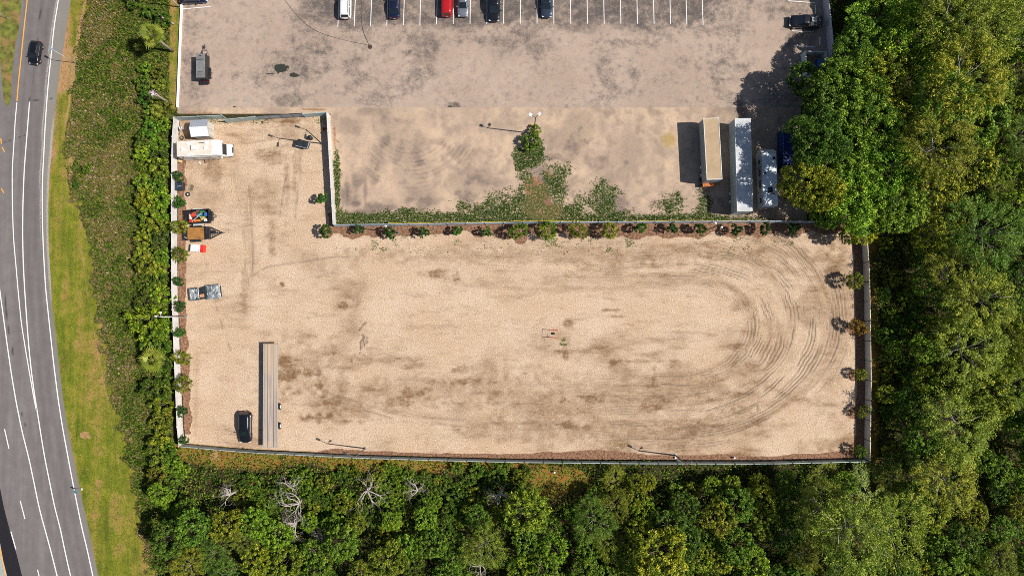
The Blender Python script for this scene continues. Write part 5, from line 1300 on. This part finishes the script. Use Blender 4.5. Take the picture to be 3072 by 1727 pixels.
jcols = [('junk_red', (.6, .05, .03)), ('junk_orange', (.6, .2, .03)), ('junk_white', (.75, .72, .65)), ('junk_teal', (.03, .2, .2)), ('junk_yellow', (.5, .4, .12)), ('junk_blue', (.04, .12, .35)), ('junk_brown', (.2, .1, .05)), ('junk_green', (.06, .2, .08))]
jm = [simple(n_, c_, .7, var=.2) for n_, c_ in jcols]
tr = t.location.copy(); trr = t.rotation_euler.z
def wpt(x, y): return Vector((tr.x + x * math.cos(trr) - y * math.sin(trr), tr.y + x * math.sin(trr) + y * math.cos(trr), 0))
for k, (jx, jy, sx, sy, m_, lab) in enumerate([(-1.15, -.55, .6, .5, 0, 'red bin with white rim in the lower left corner of the junk trailer'), (-1.3, .1, .35, .8, 2, 'cream panel along the left end of the junk trailer'), (-.7, .35, .75, .6, 0, 'red crate near the upper left of the junk trailer'),
                       (-.2, -.6, .9, .35, 1, 'orange bag at the lower middle of the junk trailer'), (.2, .3, .8, .55, 3, 'teal tarpaulin bundle at the top middle of the junk trailer'), (.7, -.3, .6, .5, 4, 'yellowish box right of centre in the junk trailer'), (1.2, .3, .4, .6, 5, 'blue bundle at the upper right of the junk trailer'),
                       (1.1, -.6, .45, .4, 2, 'white bucket in the lower right corner of the junk trailer'), (-.3, .75, 1.2, .25, 6, 'brown plank pile along the top side of the junk trailer'), (.6, .75, .6, .25, 7, 'green bag along the top side of the junk trailer')]):
    q = wpt(jx, jy); hh = jr.uniform(.35, .6)
    mb = MB(); mb.box((0, 0, hh / 2), (sx, sy, hh)); mb.box((jr.uniform(-.1, .1), jr.uniform(-.08, .08), hh + .05), (sx * .6, sy * .5, .1), jr.uniform(-.6, .6)); mb.box((sx * .2, -sy * .2, hh + .03), (sx * .35, sy * .3, .16), jr.uniform(-1, 1))
    o = mb.build('junk_item', jm[m_], None, bevel=.04); o.location = (q.x, q.y, .6); o.rotation_euler = (0, 0, trr + jr.uniform(-.3, .3)); tag(o, lab, 'junk', 'junk heaped in the dump trailer')
q = wpt(0, -.1); mb = MB(); mb.cyl((-.85, -.6, .1), (.75, .55, .25), .035, n=6); mb.cyl((-.2, .3, .2), (.9, -.2, .25), .03, n=6)
o = mb.build('white_pole', M['white_rim'], None); o.location = (q.x, q.y, 1.15); o.rotation_euler = (0, 0, trr); tag(o, 'crossed pale poles lying on top of the junk in the trailer', 'pole')

# utility trailer with plywood bed
c = (P(564, 681, .75) + P(614, 681, .75) + P(614, 718, .75) + P(564, 718, .75)) / 4
t = empty('utility_trailer', (c.x, c.y, 0), R(2), 'black utility trailer with bare brown plywood bed', 'trailer')
L, W = 3.0, 1.95
ply = NB('orange_brown_plywood'); n_ = ply.noise(1.2, 5, .7); 
plym = ply.done(ply.mix(ply.rng(ply.noise(2.5, 5, .7, stretch=(.3, 1, 1)), .5, .72, 0, .8), ply.mix(ply.rng(n_, .3, .7), (.3, .13, .03), (.42, .2, .05)), (.09, .045, .02)), .7)
mb = MB(); mb.box((-.1, 0, .62), (2.65, 1.85, .05)); mb.build('bed', plym, t)
for s in (-1, 1):
    mb = MB(); mb.box((-.1, s * .98, .8), (L + .2, .07, .07)); mb.box((-.1, s * .98, .6), (L + .2, .09, .14))
    for k in range(5): mb.box((-1.6 + k * .75, s * .98, .72), (.05, .05, .3))
    mb.build('side_rail', M['black_steel'], t)
    mb = MB(); mb.box((-.1, s * 1.2, .66), (1.5, .3, .05)); mb.build('fender', M['black_steel'], t, bevel=.02)
    for x in (-.5, .3): wheel(t, x, s * 1.2, .33, .22)
    for x in (-1.65, 1.65):
        mb = MB(); mb.box((x, s * .62, .86), (.36, .08, .06), -.3 * 1); mb.build('bracket', M['white_rim'], t, bevel=.01)
mb = MB(); mb.box((-1.85, 0, .55), (.6, 1.9, .1))
for k in range(6): mb.box((-1.85, -.8 + k * .32, .62), (.6, .05, .05))
mb.build('ramp', M['black_steel'], t)
mb = MB(); mb.box((1.75, 0, .66), (.75, 1.9, .5)); mb.box((1.6, .3, .95), (.3, 1.0, .1)); mb.build('front_box', M['black_steel'], t, bevel=.03)
mb = MB(); mb.tube([(2.0, -.95, .5), (4.1, -.0, .5), (2.0, .95, .5)], [.07] * 3, 6); mb.tube([(2.0, 0, .5), (4.4, 0, .5)], [.07] * 2, 6)
for k in range(6): mb.box((2.3 + .3 * k, 0, .52), (.05, 1.6 - .27 * k, .05))
mb.box((2.6, .1, .62), (.5, .5, .25)); mb.build('tow_frame', M['black_steel'], t)
# red, white and blue chest
q = P(595, 745, .5); t = empty('ice_chest', (q.x, q.y, 0), R(-4), 'red and white chest standing alone on the gravel below the trailers', 'chest')
mb = MB(); mb.box((-.35, 0, .45), (1.5, 1.1, .8)); mb.build('chest_body', simple('chest_white', (.78, .78, .8), .4, var=.04), t, bevel=.05)
mb = MB(); mb.box((.7, 0, .42), (.62, 1.15, .74)); mb.box((.7, 0, .8), (.5, .9, .05)); mb.build('red_end', simple('chest_red', (.65, .03, .02), .4), t, bevel=.06)
mb = MB(); mb.box((-1.14, 0, .4), (.1, 1.05, .7)); mb.build('blue_end', simple('chest_blue', (.02, .03, .14), .4), t, bevel=.03)
mb = MB(); mb.box((-.35, 0, .87), (1.3, .95, .04)); mb.build('lid', bpy.data.materials['chest_white'], t, bevel=.02)
mb = MB(); mb.box((.3, -.2, .9), (.05, .5, .05)); mb.build('handle', M['chrome'], t)

# wreck partly wrapped in silver sheeting
c = (P(564, 870, .7) + P(658, 857, .7) + P(663, 888, .7) + P(568, 899, .7)) / 4
t = empty('covered_car', (c.x, c.y, 0), R(7), 'open car wreck wrapped in torn silver sheeting at the left of the yard', 'car')
rings = []
for x, w_, z in [(-2.35, .78, .55), (-2.2, .9, .85), (-1.2, .98, .95), (-.4, .9, .9), (.4, .98, .92), (1.4, 1.02, .92), (2.2, .96, .8), (2.45, .85, .5)]:
    rings.append([Vector((x, y, zz)) for y, zz in ((-w_ * .9, .3), (-w_, .5), (-w_ * .95, z), (w_ * .95, z), (w_, .5), (w_ * .9, .3))])
mb = MB(); mb.loft(rings); mb.build('body', simple('primer_dark_green', (.03, .05, .05), .5), t, bevel=.03)
silver = NB('crumpled_silver_sheet'); v_ = silver.noise(1.3, 4, .6, dist=1.5)
silm = silver.done(silver.ramp(v_, (.34, (.2, .24, .24)), (.5, (.36, .39, .4)), (.68, (.66, .66, .7))), .38, .45, bump=silver.bump(v_, 1., .25))
def crumple(name, x0, x1, y0, y1, z, amp, seed, side=.35):
    nx, ny = 26, 20; V = []; F = []
    g = np.random.default_rng(seed)
    for i in range(nx):
        for j in range(ny):
            u, v = i / (nx - 1), j / (ny - 1); e = min(u, 1 - u, v, 1 - v)
            x = x0 + (x1 - x0) * u; y = y0 + (y1 - y0) * v
            nn = float(fbm(np.array([x + 50.]), np.array([y + 50.]), .7, seed, 4)[0]) - .5
            x += nn * .18; y += g.normal() * .012
            V.append((x, y, z + amp * nn * 2 - side * (1 - smoothstep(0, .14, e))))
    F = [(i * ny + j, (i + 1) * ny + j, (i + 1) * ny + j + 1, i * ny + j + 1) for i in range(nx - 1) for j in range(ny - 1)]
    mb = MB(); mb.add(V, F); o = mb.build(name, silm, t); o.modifiers.new('thick', 'SOLIDIFY').thickness = .02
    return o
crumple('rear_cover', -2.35, -.75, -1.0, 1.0, 1.02, .16, 5)
crumple('front_cover', .3, 2.5, -1.12, 1.12, 1.1, .2, 9)
mb = MB(); mb.box((-.2, 0, .95), (.9, 1.5, .06)); mb.build('cabin_opening', M['black_plastic'], t)
for y in (-.4, .4):
    mb = MB(); mb.box((-.15, y, 1.05), (.45, .5, .16)); mb.box((-.42, y, 1.2), (.14, .48, .4)); mb.build('seat', simple('tan_leather', (.5, .26, .14), .6) if y < 0 else M['black_plastic'], t, bevel=.04)
mb = MB(); mb.box((-.72, .05, 1.15), (.1, 1.7, .1)); mb.build('roll_bar', M['white_rim'], t, bevel=.02)
mb = MB(); mb.box((2.5, 0, .55), (.14, 1.75, .2)); mb.build('bumper', M['black_plastic'], t, bevel=.03)
for x in (-1.5, 1.5):
    for s in (-1, 1): wheel(t, x, s * .86, .36, .24)

# enclosed cargo trailer at the top left
c = P(618, 211, 0); c = (P(603, 174) + P(632, 174) + P(633, 248) + P(605, 248)) / 4
t = empty('cargo_trailer', (c.x, c.y, 0), N_ + R(1), 'black sided cargo trailer with grey roof standing alone in the car park', 'trailer')
L, W, H = 3.85, 1.5, 1.95
mb = MB(); mb.box((0, 0, (H + .4) / 2), (L, W, H - .4)); mb.build('body', M['black_steel'], t, bevel=.04)
gr = simple('dull_grey_roof', (.22, .22, .22), .55, .2, var=.25, scale=1.6, dirt=(.1, .1, .1))
mb = MB(); mb.box((0, 0, H + .01), (L - .08, W - .1, .05)); mb.build('roof', gr, t, bevel=.02)
for x in (-1.0, .95):
    mb = MB(); mb.box((x, .1, H + .05), (.06, .9, .03)); mb.build('roof_bar', M['black_steel'], t)
mb = MB(); mb.box((L / 2 - .4, .05, H + .07), (.12, .35, .08)); mb.build('roof_vent', M['black_plastic'], t)
for s in (-1, 1):
    mb = MB(); mb.box((-.75, s * (W / 2 + .16), .66), (1.8, .3, .05)); mb.build('fender', M['black_steel'], t, bevel=.02)
    for x in (-1.15, -.35): wheel(t, x, s * (W / 2 + .16), .33, .22)
mb = MB(); mb.tube([(L / 2, -.72, .5), (L / 2 + 1.85, 0, .5), (L / 2, .72, .5)], [.05] * 3, 6); mb.tube([(L / 2 + 1.0, -.35, .5), (L / 2 + 1.0, .35, .5)], [.04] * 2, 6); mb.box((L / 2 + 1.7, 0, .55), (.5, .16, .16)); mb.build('tow_frame', simple('rusty_dark_steel', (.09, .06, .05), .7), t)
mb = MB(); mb.box((L / 2 + .5, 0, .56), (.7, .4, .3)); mb.build('battery_box', simple('dusty_pink_grey', (.4, .3, .28), .7), t, bevel=.03)
mb = MB(); mb.box((-L / 2 - .25, 0, .5), (.5, W, .08)); mb.build('rear_ramp', M['black_steel'], t)
mb = MB()
for s in (-.5, 0, .5): mb.box((-L / 2 - .03, s, .55), (.05, .22, .12))
mb.build('tail_light', M['red_lens'], t)

# flatbed trailer
c, rot, L, W = from_roof((790, 1030), (834, 1030), (833, 1341), (788, 1341), 1.5)
t = empty('flatbed_trailer', c, rot, 'long flatbed semi trailer with weathered plank deck standing near the black car', 'semi trailer')
pl = NB('weathered_deck_planks'); gw = pl.noise(1., 5, .7, stretch=(.12, 6, 1)); g0 = pl.noise(.25, 3, .5)
c_ = pl.ramp(gw, (.3, (.24, .18, .14)), (.5, (.42, .34, .29)), (.7, (.56, .47, .38)))
c_ = pl.mix(pl.rng(g0, .4, .6, 0, .45), c_, (.6, .44, .27))
plm = pl.done(c_, .85)
alu = simple('trailer_aluminium', (.5, .47, .43), .5, .3, var=.1)
y0 = -W / 2 + .1
secs = [(-W / 2 + .17, -W / 2 + .62), (-W / 2 + .68, W / 2 - .72), (W / 2 - .66, W / 2 - .17)]
for a, b_ in secs:
    mb = MB(); n = max(2, round((b_ - a) / .16))
    for k in range(n): mb.box((0, a + (k + .5) * (b_ - a) / n, 1.45 + .004 * (k % 2)), (L - .1, (b_ - a) / n - .015, .06))
    mb.build('deck', plm, t)
mb = MB(); mb.box((0, 0, 1.38), (L - .1, W - .3, .04)); mb.build('deck_base', M['black_steel'], t)
for s in (-1, 1):
    mb = MB(); mb.box((0, s * (W / 2 - .07), 1.42), (L, .14, .14)); mb.build('side_rail', alu, t)
    mb = MB(); mb.box((0, s * .45, 1.1), (L - .3, .12, .5)); mb.build('main_beam', M['black_steel'], t)
    mb = MB(); mb.box((L * .28, s * .7, .6), (.14, .14, 1.2)); mb.build('landing_leg', M['black_steel'], t)
mb = MB(); mb.box((L / 2 - .02, 0, 1.47), (.12, W + .1, .1)); mb.build('front_bar', simple('rusty_tan_bar', (.32, .18, .08), .7), t)
mb = MB(); mb.box((-L / 2 - .01, 0, 1.4), (.1, W, .16)); mb.build('rear_bar', alu, t)
for yy_ in (1219, 1277):
    q = P(838, yy_, .5); dx = q.y - c.y
    lx = (q.y - c.y) * math.sin(rot) + (q.x - c.x) * math.cos(rot)
    for s in (-1, 1): wheel(t, lx, s * (W / 2 + .0), .5, .28, M['white_rim'])
    mb = MB(); mb.cyl((lx, -W / 2, .5), (lx, W / 2, .5), .07); mb.build('axle', M['black_steel'], t)

# dumpster, drum, orange crate in the corner bay
c = (P(893, 416, 1.25) + P(926, 426, 1.25) + P(922, 443, 1.25) + P(885, 436, 1.25)) / 4
t = empty('dumpster', (c.x, c.y, 0), R(-15), 'black lidded dumpster under the twin lamp pole of the corner bay', 'dumpster')
dk = simple('dumpster_dark_teal', (.02, .05, .07), .4)
mb = MB(); mb.loft([[Vector((x, y, 0.12)) for x, y in ((-.78, -.4), (.78, -.4), (.78, .4), (-.78, .4))], [Vector((x, y, 1.15)) for x, y in ((-.9, -.52), (.9, -.52), (.9, .52), (-.9, .52))]]); mb.build('bin_body', dk, t)
for s in (-1, 1):
    mb = MB(); mb.box((s * .45, 0, 1.22), (.86, 1.08, .07)); mb.box((s * .45, 0, 1.27), (.6, .8, .03)); mb.build('lid', M['black_plastic'], t, bevel=.03)
    mb = MB(); mb.box((s * .98, 0, .8), (.1, .7, .14)); mb.build('fork_pocket', dk, t)
    for y in (-.35, .35):
        mb = MB(); mb.cyl((s * .65, y - .04, .08), (s * .65, y + .04, .08), .08); mb.build('caster', M['tyre'], t)
mb = MB(); mb.box((0, -.57, 1.18), (1.9, .05, .06)); mb.box((.97, 0, 1.18), (.05, 1.1, .06)); mb.build('rim', simple('pale_blue_rim', (.45, .5, .6), .4), t)
q = P(931, 413, .5); mb = MB(); mb.cyl((q.x, q.y, 0), (q.x, q.y, .9), .3, n=20); mb.torus((q.x, q.y, .88), .29, .025); mb.torus((q.x, q.y, .3), .3, .02); mb.torus((q.x, q.y, .6), .3, .02)
tag(mb.build('oil_drum', M['black_plastic'], None, smooth=True), 'upright black drum between the dumpster and the lamp pole', 'drum')
q = P(974, 388); t = empty('orange_crate', (q.x, q.y, 0), .05, 'small orange crate in the shadow strip of the middle wall', 'crate')
oc = simple('orange_plastic', (.6, .2, .04), .5)
mb = MB()
for s in (-1, 1): mb.box((s * .22, 0, .16), (.05, .5, .32)); mb.box((0, s * .22, .16), (.39, .05, .32))
mb.build('side', oc, t); mb = MB(); mb.box((0, 0, .03), (.42, .42, .04)); mb.build('bottom', simple('orange_dark', (.35, .1, .03), .6), t)

# enclosure in the shade with bin and sacks
q0 = P(2416, 154, 1.8); q1 = P(2479, 156, 1.8); q2 = P(2422, 219, 1.8); q3 = P(2482, 190, 1.8)
c = (q0 + q1 + q2) / 3; c.z = 0
t = empty('refuse_enclosure', c, 0, 'open topped white panel enclosure beside the big trees', 'enclosure')
pn = simple('enclosure_panel_white', (.62, .64, .64), .5, var=.06)
def wallbit(a, b_, nm='panel'):
    m = (a + b_) / 2 - c; mb = MB(); ang = math.atan2(b_.y - a.y, b_.x - a.x); ln = (b_ - a).length
    mb.box((m.x, m.y, .9), (ln - .1, .06, 1.75), ang); mb.box((m.x, m.y, 1.8), (ln, .12, .07), ang); mb.build(nm, pn, t)
wallbit(q0, (q0 + q2) / 2); wallbit((q0 + q2) / 2, q2); wallbit(q0, q1); wallbit(q1, q3); wallbit(q2, P(2436, 228, 1.8), 'gate_leaf')
for a in (q0, q1, q2, q3, (q0 + q2) / 2):
    m = a - c; mb = MB(); mb.box((m.x, m.y, .95), (.14, .14, 1.9)); mb.build('post', pn, t)
q = P(2461, 188, 1.1); t = empty('blue_bin', (q.x, q.y, 0), R(-5), 'blue lidded bin standing inside the white enclosure', 'bin')
mb = MB(); mb.box((0, 0, .55), (.85, 1.35, 1.1)); mb.build('bin_body', simple('bin_blue', (.03, .1, .3), .5), t, bevel=.05)
mb = MB(); mb.box((0, 0, 1.13), (.92, 1.42, .07)); mb.build('lid', simple('bin_lid_blue', (.06, .16, .36), .45), t, bevel=.03)
q = P(2438, 202, .4); mb = MB()
for k in range(6): a = k * 1.1; mb.box((math.cos(a) * .35, math.sin(a) * .35, .2 + .05 * (k % 3)), (.5, .42, .36), a)
o = mb.build('refuse_sacks', simple('pale_sacks', (.55, .6, .66), .5), None, bevel=.08); o.location = (q.x, q.y, 0); tag(o, 'pile of pale refuse sacks on the ground inside the white enclosure', 'refuse')

# wheel stops
for i, (x, y0_, y1_, lab) in enumerate([(2446, 17, 43, 'white concrete wheel stop above the black pickup truck'), (2459, 113, 137, 'white concrete wheel stop between the pickup truck and the enclosure')]):
    a, b_ = P(x, y0_), P(x, y1_); m = (a + b_) / 2
    t = empty('wheel_stop', (m.x, m.y, 0), math.atan2(b_.y - a.y, b_.x - a.x), lab, 'wheel stop')
    mb = MB(); ln = (b_ - a).length
    mb.loft([[Vector((x_, y, z)) for y, z in ((-.1, 0.005), (.1, .005), (.07, .13), (-.07, .13))] for x_ in (-ln / 2, ln / 2)]); mb.build('stop_body', M['white_rim'], t, bevel=.01)
    mb = MB()
    for s in (-1, 1): mb.cyl((s * ln * .35, 0, .12), (s * ln * .35, 0, .145), .03)
    mb.build('fixing_pin', M['steel'], t)

# ------------------------------------------------------------------ lamp poles
def pole(name, label, base, h, r0, r1, mat, heads, group=None, tip=None):
    q = P(*base); t = empty(name, (q.x, q.y, 0), 0, label, 'lamp pole', group)
    mb = MB(); mb.cyl((0, 0, .0), (0, 0, h), r0, r1, 10); mb.build('pole', mat, t, smooth=True)
    mb = MB(); mb.cyl((0, 0, 0), (0, 0, .12), r0 * 2.1, n=12); mb.build('base_plate', M['steel'], t)
    for (ax, ay, kind, hm) in heads:
        L = math.hypot(ax, ay); a = math.atan2(ay, ax)
        mb = MB(); mb.tube([(0, 0, h - .1), (ax * .5, ay * .5, h + .12), (ax, ay, h + .15)], [.045, .04, .035], 6); arm = mb.build('arm', mat, t)
        mb = MB()
        if kind == 'cobra':
            mb.box((ax + math.cos(a) * .25, ay + math.sin(a) * .25, h + .14), (.7, .28, .14), a)
        elif kind == 'flood':
            mb.box((ax, ay, h + .22), (.5, .42, .1), a, (-.35, 'Y'))
        else:
            mb.box((ax, ay, h + .2), (.3, .22, .2), a)
        hd = mb.build('lamp_head', hm, t, bevel=.03)
        mb = MB(); mb.box((ax + math.cos(a) * (.25 if kind == 'cobra' else .02), ay + math.sin(a) * (.25 if kind == 'cobra' else .02), h + (.055 if kind == 'cobra' else .09)), (.3, .2, .02), a); mb.build('lens', M['clear_lens'], hd)
    return t
DK = simple('dark_bronze_pole', (.05, .055, .04), .5); WDN = simple('grey_brown_pole', (.2, .16, .12), .8); LG = simple('pale_grey_pole', (.45, .45, .46), .5)
WH = simple('white_lamp_housing', (.8, .8, .8), .4); GD = 'lamp poles along the yard fences'
pole('lamp_pole', 'dark lamp pole leaning over the dumpster in the corner bay', (965, 431), 8.0, .1, .07, DK, [(-1.1, .35, 'cobra', DK), (-.1, -.75, 'cobra', DK)])
pole('lamp_pole', 'twin floodlight pole with two bright white square heads in the sandy yard', (1601, 401), 8.8, .1, .07, DK, [(-.75, .35, 'flood', WH), (.55, .5, 'flood', WH)])
pole('lamp_pole', 'lamp pole near the left end of the long fence', (1195, 699), 7.4, .09, .06, DK, [(.7, .1, 'small', DK), (-.6, .1, 'small', M['white_rim'])], GD)
pole('lamp_pole', 'lamp pole near the right end of the long fence, white forked head', (2113, 694), 7.2, .09, .06, DK, [(.5, -.3, 'small', WH), (-.4, .3, 'small', WH)], GD)
pole('lamp_pole', 'lamp pole at the bottom fence, left one of two, throwing a long shadow', (1095, 1344), 6.9, .1, .07, WDN, [(-1.2, .55, 'cobra', DK), (.5, .4, 'small', DK)], GD)
pole('lamp_pole', 'lamp pole at the bottom fence, right one of two, throwing a long shadow', (2027, 1365), 6.9, .12, .08, WDN, [(-1.0, .55, 'cobra', DK), (.6, .4, 'small', DK)], GD)
pole('lamp_pole', 'grey lamp pole over the left wall shrubs below the wrecked car', (556, 950), 7.6, .11, .08, LG, [(-.6, .1, 'small', WH), (.1, .6, 'small', WH)], GD)
pole('street_lamp', 'pale blue street lamp leaning over the right road edge', (226, 189), 4.4, .06, .04, LG, [(-.6, .35, 'cobra', simple('blue_grey_head', (.25, .32, .42), .4))])
pole('street_lamp', 'street lamp with teal head on the grass median, top left corner', (22, 54), 3.2, .05, .04, LG, [(-.4, .2, 'cobra', simple('teal_head', (.02, .25, .18), .4))])
pole('street_lamp', 'white lamp pole cut by the top edge beside the low white wall', (541, 22), 6.5, .1, .07, WH, [(-.5, .3, 'small', WH)])
# yellow guards at the foot of the twin pole
for (x, y, lab) in [(1597, 379, 'yellow guard block above the foot of the twin floodlight pole'), (1605, 399, 'yellow guard frame right at the foot of the twin floodlight pole')]:
    q = P(x, y); mb = MB(); mb.box((q.x, q.y, .3), (.42, .42, .6)); mb.box((q.x, q.y, .63), (.3, .3, .06)); tag(mb.build('bollard', simple('bollard_yellow', (.75, .5, .04), .6) if 'bollard_yellow' not in bpy.data.materials else bpy.data.materials['bollard_yellow'], None, bevel=.03), lab, 'bollard')
# road sign at the verge
q = P(246, 1466); t = empty('road_sign', (q.x, q.y, 0), 0, 'small road sign on a thin post beside the lower road edge', 'road sign')
mb = MB(); mb.cyl((0, 0, 0), (0, 0, 2.0), .03, n=8); mb.build('post', M['steel'], t)
mb = MB(); mb.box((0.02, 0, 1.75), (.04, .6, .6), .9); mb.build('sign_plate', simple('sign_teal', (.1, .35, .4), .4), t, bevel=.01)
mb = MB(); mb.cyl((0, 0, 0), (0, 0, .1), .16, n=12); mb.build('footing', M['white_rim'], t)

# red tube frame on the gravel
a, b_ = P(1626, 988), P(1673, 989); c = P(1650, 1000)
t = empty('pipe_frame', (c.x, c.y, 0), R(-4), 'low red and black pipe frame lying in the middle of the gravel yard', 'pipe frame')
rd = simple('red_tube', (.55, .03, .04), .5)
for y in (.58, -.58):
    mb = MB(); mb.tube([(-.1, y, .3), (1.2, y, .3)], [.05, .05], 6); mb.tube([(1.2, y, 0), (1.2, y, .3)], [.05, .05], 6); mb.build('red_rail', rd, t)
    mb = MB(); mb.tube([(-1.2, y, .06), (-.1, y, .06)], [.045, .045], 6); mb.build('black_rail', M['black_steel'], t)
mb = MB(); mb.tube([(-1.2, -.58, .05), (-1.2, .58, .05)], [.02, .02], 5); mb.tube([(-.1, -.58, .3), (-.1, .58, .3)], [.02, .02], 5); mb.build('cross_bar', M['steel'], t)
q = P(1661, 1000); mb = MB(); mb.box((q.x, q.y, .16), (.36, .36, .32)); mb.box((q.x, q.y, .34), (.2, .2, .05)); tag(mb.build('small_box', simple('dark_olive_box', (.05, .05, .03), .7), None, bevel=.02), 'small dark box inside the red pipe frame', 'box')
# white marker caps along the bottom fence
for x, y, h_, lab in [(1536 + 2240 / 3.352, 1295 + 262 / 3.352, .5, 'short white capped pipe at the bottom fence, right of the lamp pole'), (1536 + 428 / 3.352, 1295 + 408 / 3.352, .6, 'white capped pipe on the bare brown patch below the bottom fence'), (1536 + 1645 / 3.352, 1295 + 262 / 3.352, .3, 'white capped pipe at the foot of the right bottom lamp pole')]:
    q = P(x, y, h_); t = empty('standpipe', (q.x, q.y, 0), 0, lab, 'pipe'); mb = MB(); mb.cyl((0, 0, 0), (0, 0, h_ - .05), .1, n=12); mb.build('pipe', M['steel'], t); mb = MB(); mb.cyl((0, 0, h_ - .05), (0, 0, h_), .16, .14, 14); mb.build('cap', WH, t)

# ------------------------------------------------------------------ palms
def palm(px, py, rpx, h, label, seed, live=True, crown_px=None, mat=None):
    q = P(px, py); t = empty('palm_tree', (q.x, q.y, 0), 0, label, 'palm tree')
    top = Vector((0, 0, h))
    if crown_px: w = P(crown_px[0], crown_px[1], h); top = Vector((w.x - q.x, w.y - q.y, h))
    mb = MB(); mb.tube([(0, 0, 0), top * .35 + Vector((0, 0, .0)), top * .7, top], [.24, .19, .17, .16], 9); mb.build('trunk', simple('palm_trunk_grey', (.33, .26, .22), .9, var=.3, scale=5) if 'palm_trunk_grey' not in bpy.data.materials else bpy.data.materials['palm_trunk_grey'], t, smooth=True)
    if not live:
        mb = MB(); rg = random.Random(seed)
        for k in range(26):
            a = rg.random() * 6.28; mb.tube([top, top + Vector((math.cos(a) * .35, math.sin(a) * .35, .35)), top + Vector((math.cos(a) * rg.uniform(.4, .8), math.sin(a) * rg.uniform(.4, .8), rg.uniform(-.1, .5)))], [.05, .04, .015], 4)
        mb.build('frayed_top', simple('frayed_pink_fibre', (.5, .4, .42), .9, var=.3), t); return t
    rg = np.random.default_rng(seed); V = []; T = []; Rr = rpx * .05
    for k in range(32):
        a = 2 * math.pi * k / 32 * 3.3 + rg.normal() * .3; el = .8 - 1.1 * (k / 32) + rg.normal() * .15; Rr = rpx * .05 * rg.uniform(.75, 1.15)
        d = np.array([math.cos(a) * math.cos(el), math.sin(a) * math.cos(el), math.sin(el)])
        sd = np.array([-math.sin(a), math.cos(a), 0]); up = np.cross(d, sd) * -1
        o = np.array(top) + d * Rr * .42
        tn = np.clip(.5 + .25 * rg.normal(), 0, 1)
        V.append([np.array(top) - sd * .02, np.array(top) + sd * .02, o + sd * .02, o - sd * .02]); T += [tn] * 4
        for m_ in range(11):
            b2 = (m_ - 5) / 5 * 1.3
            dd = d * math.cos(b2) + sd * math.sin(b2); l = Rr * (.62 - .16 * abs(b2)) * rg.uniform(.85, 1.1); dr = np.array([0, 0, -.22 * l])
            pp = -d * math.sin(b2) + sd * math.cos(b2); ww = .075
            V.append([o, o + dd * l * .5 - pp * ww, o + dd * l + dr, o + dd * l * .5 + pp * ww]); T += [tn] * 4
    V = np.array(V).reshape(-1, 3)
    np_mesh('crown', V, np.arange(len(V)).reshape(-1, 4), LEAF_P, t, {'tint': np.array(T)})
    if mat: t.children[-1].color = mat
    return t
palm(518, 154, 40, 6.5, 'bright green fan palm rising over the meadow near the top left', 1, crown_px=(456, 104))
palm(513, 312, 10, 5.0, 'dead palm trunk with frayed bleached top at the meadow edge', 2, False, crown_px=(463, 281))
palm(497, 1060, 42, 2.6, 'low fan palm with fading fronds in the shrub belt beside the left wall', 3, crown_px=(458, 1079))
palm(480, 330, 20, 1.6, 'small young palm in the shrubs below the dead palm trunk', 4, crown_px=(470, 332))
mb = MB(); q = P(524, 74); mb.tube([(q.x, q.y, .15), (q.x - 1.2, q.y + .5, .9), (q.x - 2.0, q.y + 1.2, 1.6)], [.12, .1, .07], 7); tag(mb.build('leaning_trunk', BARK_PALE, None, smooth=True), 'leaning pale trunk poking from the shrubs left of the low white wall', 'trunk')
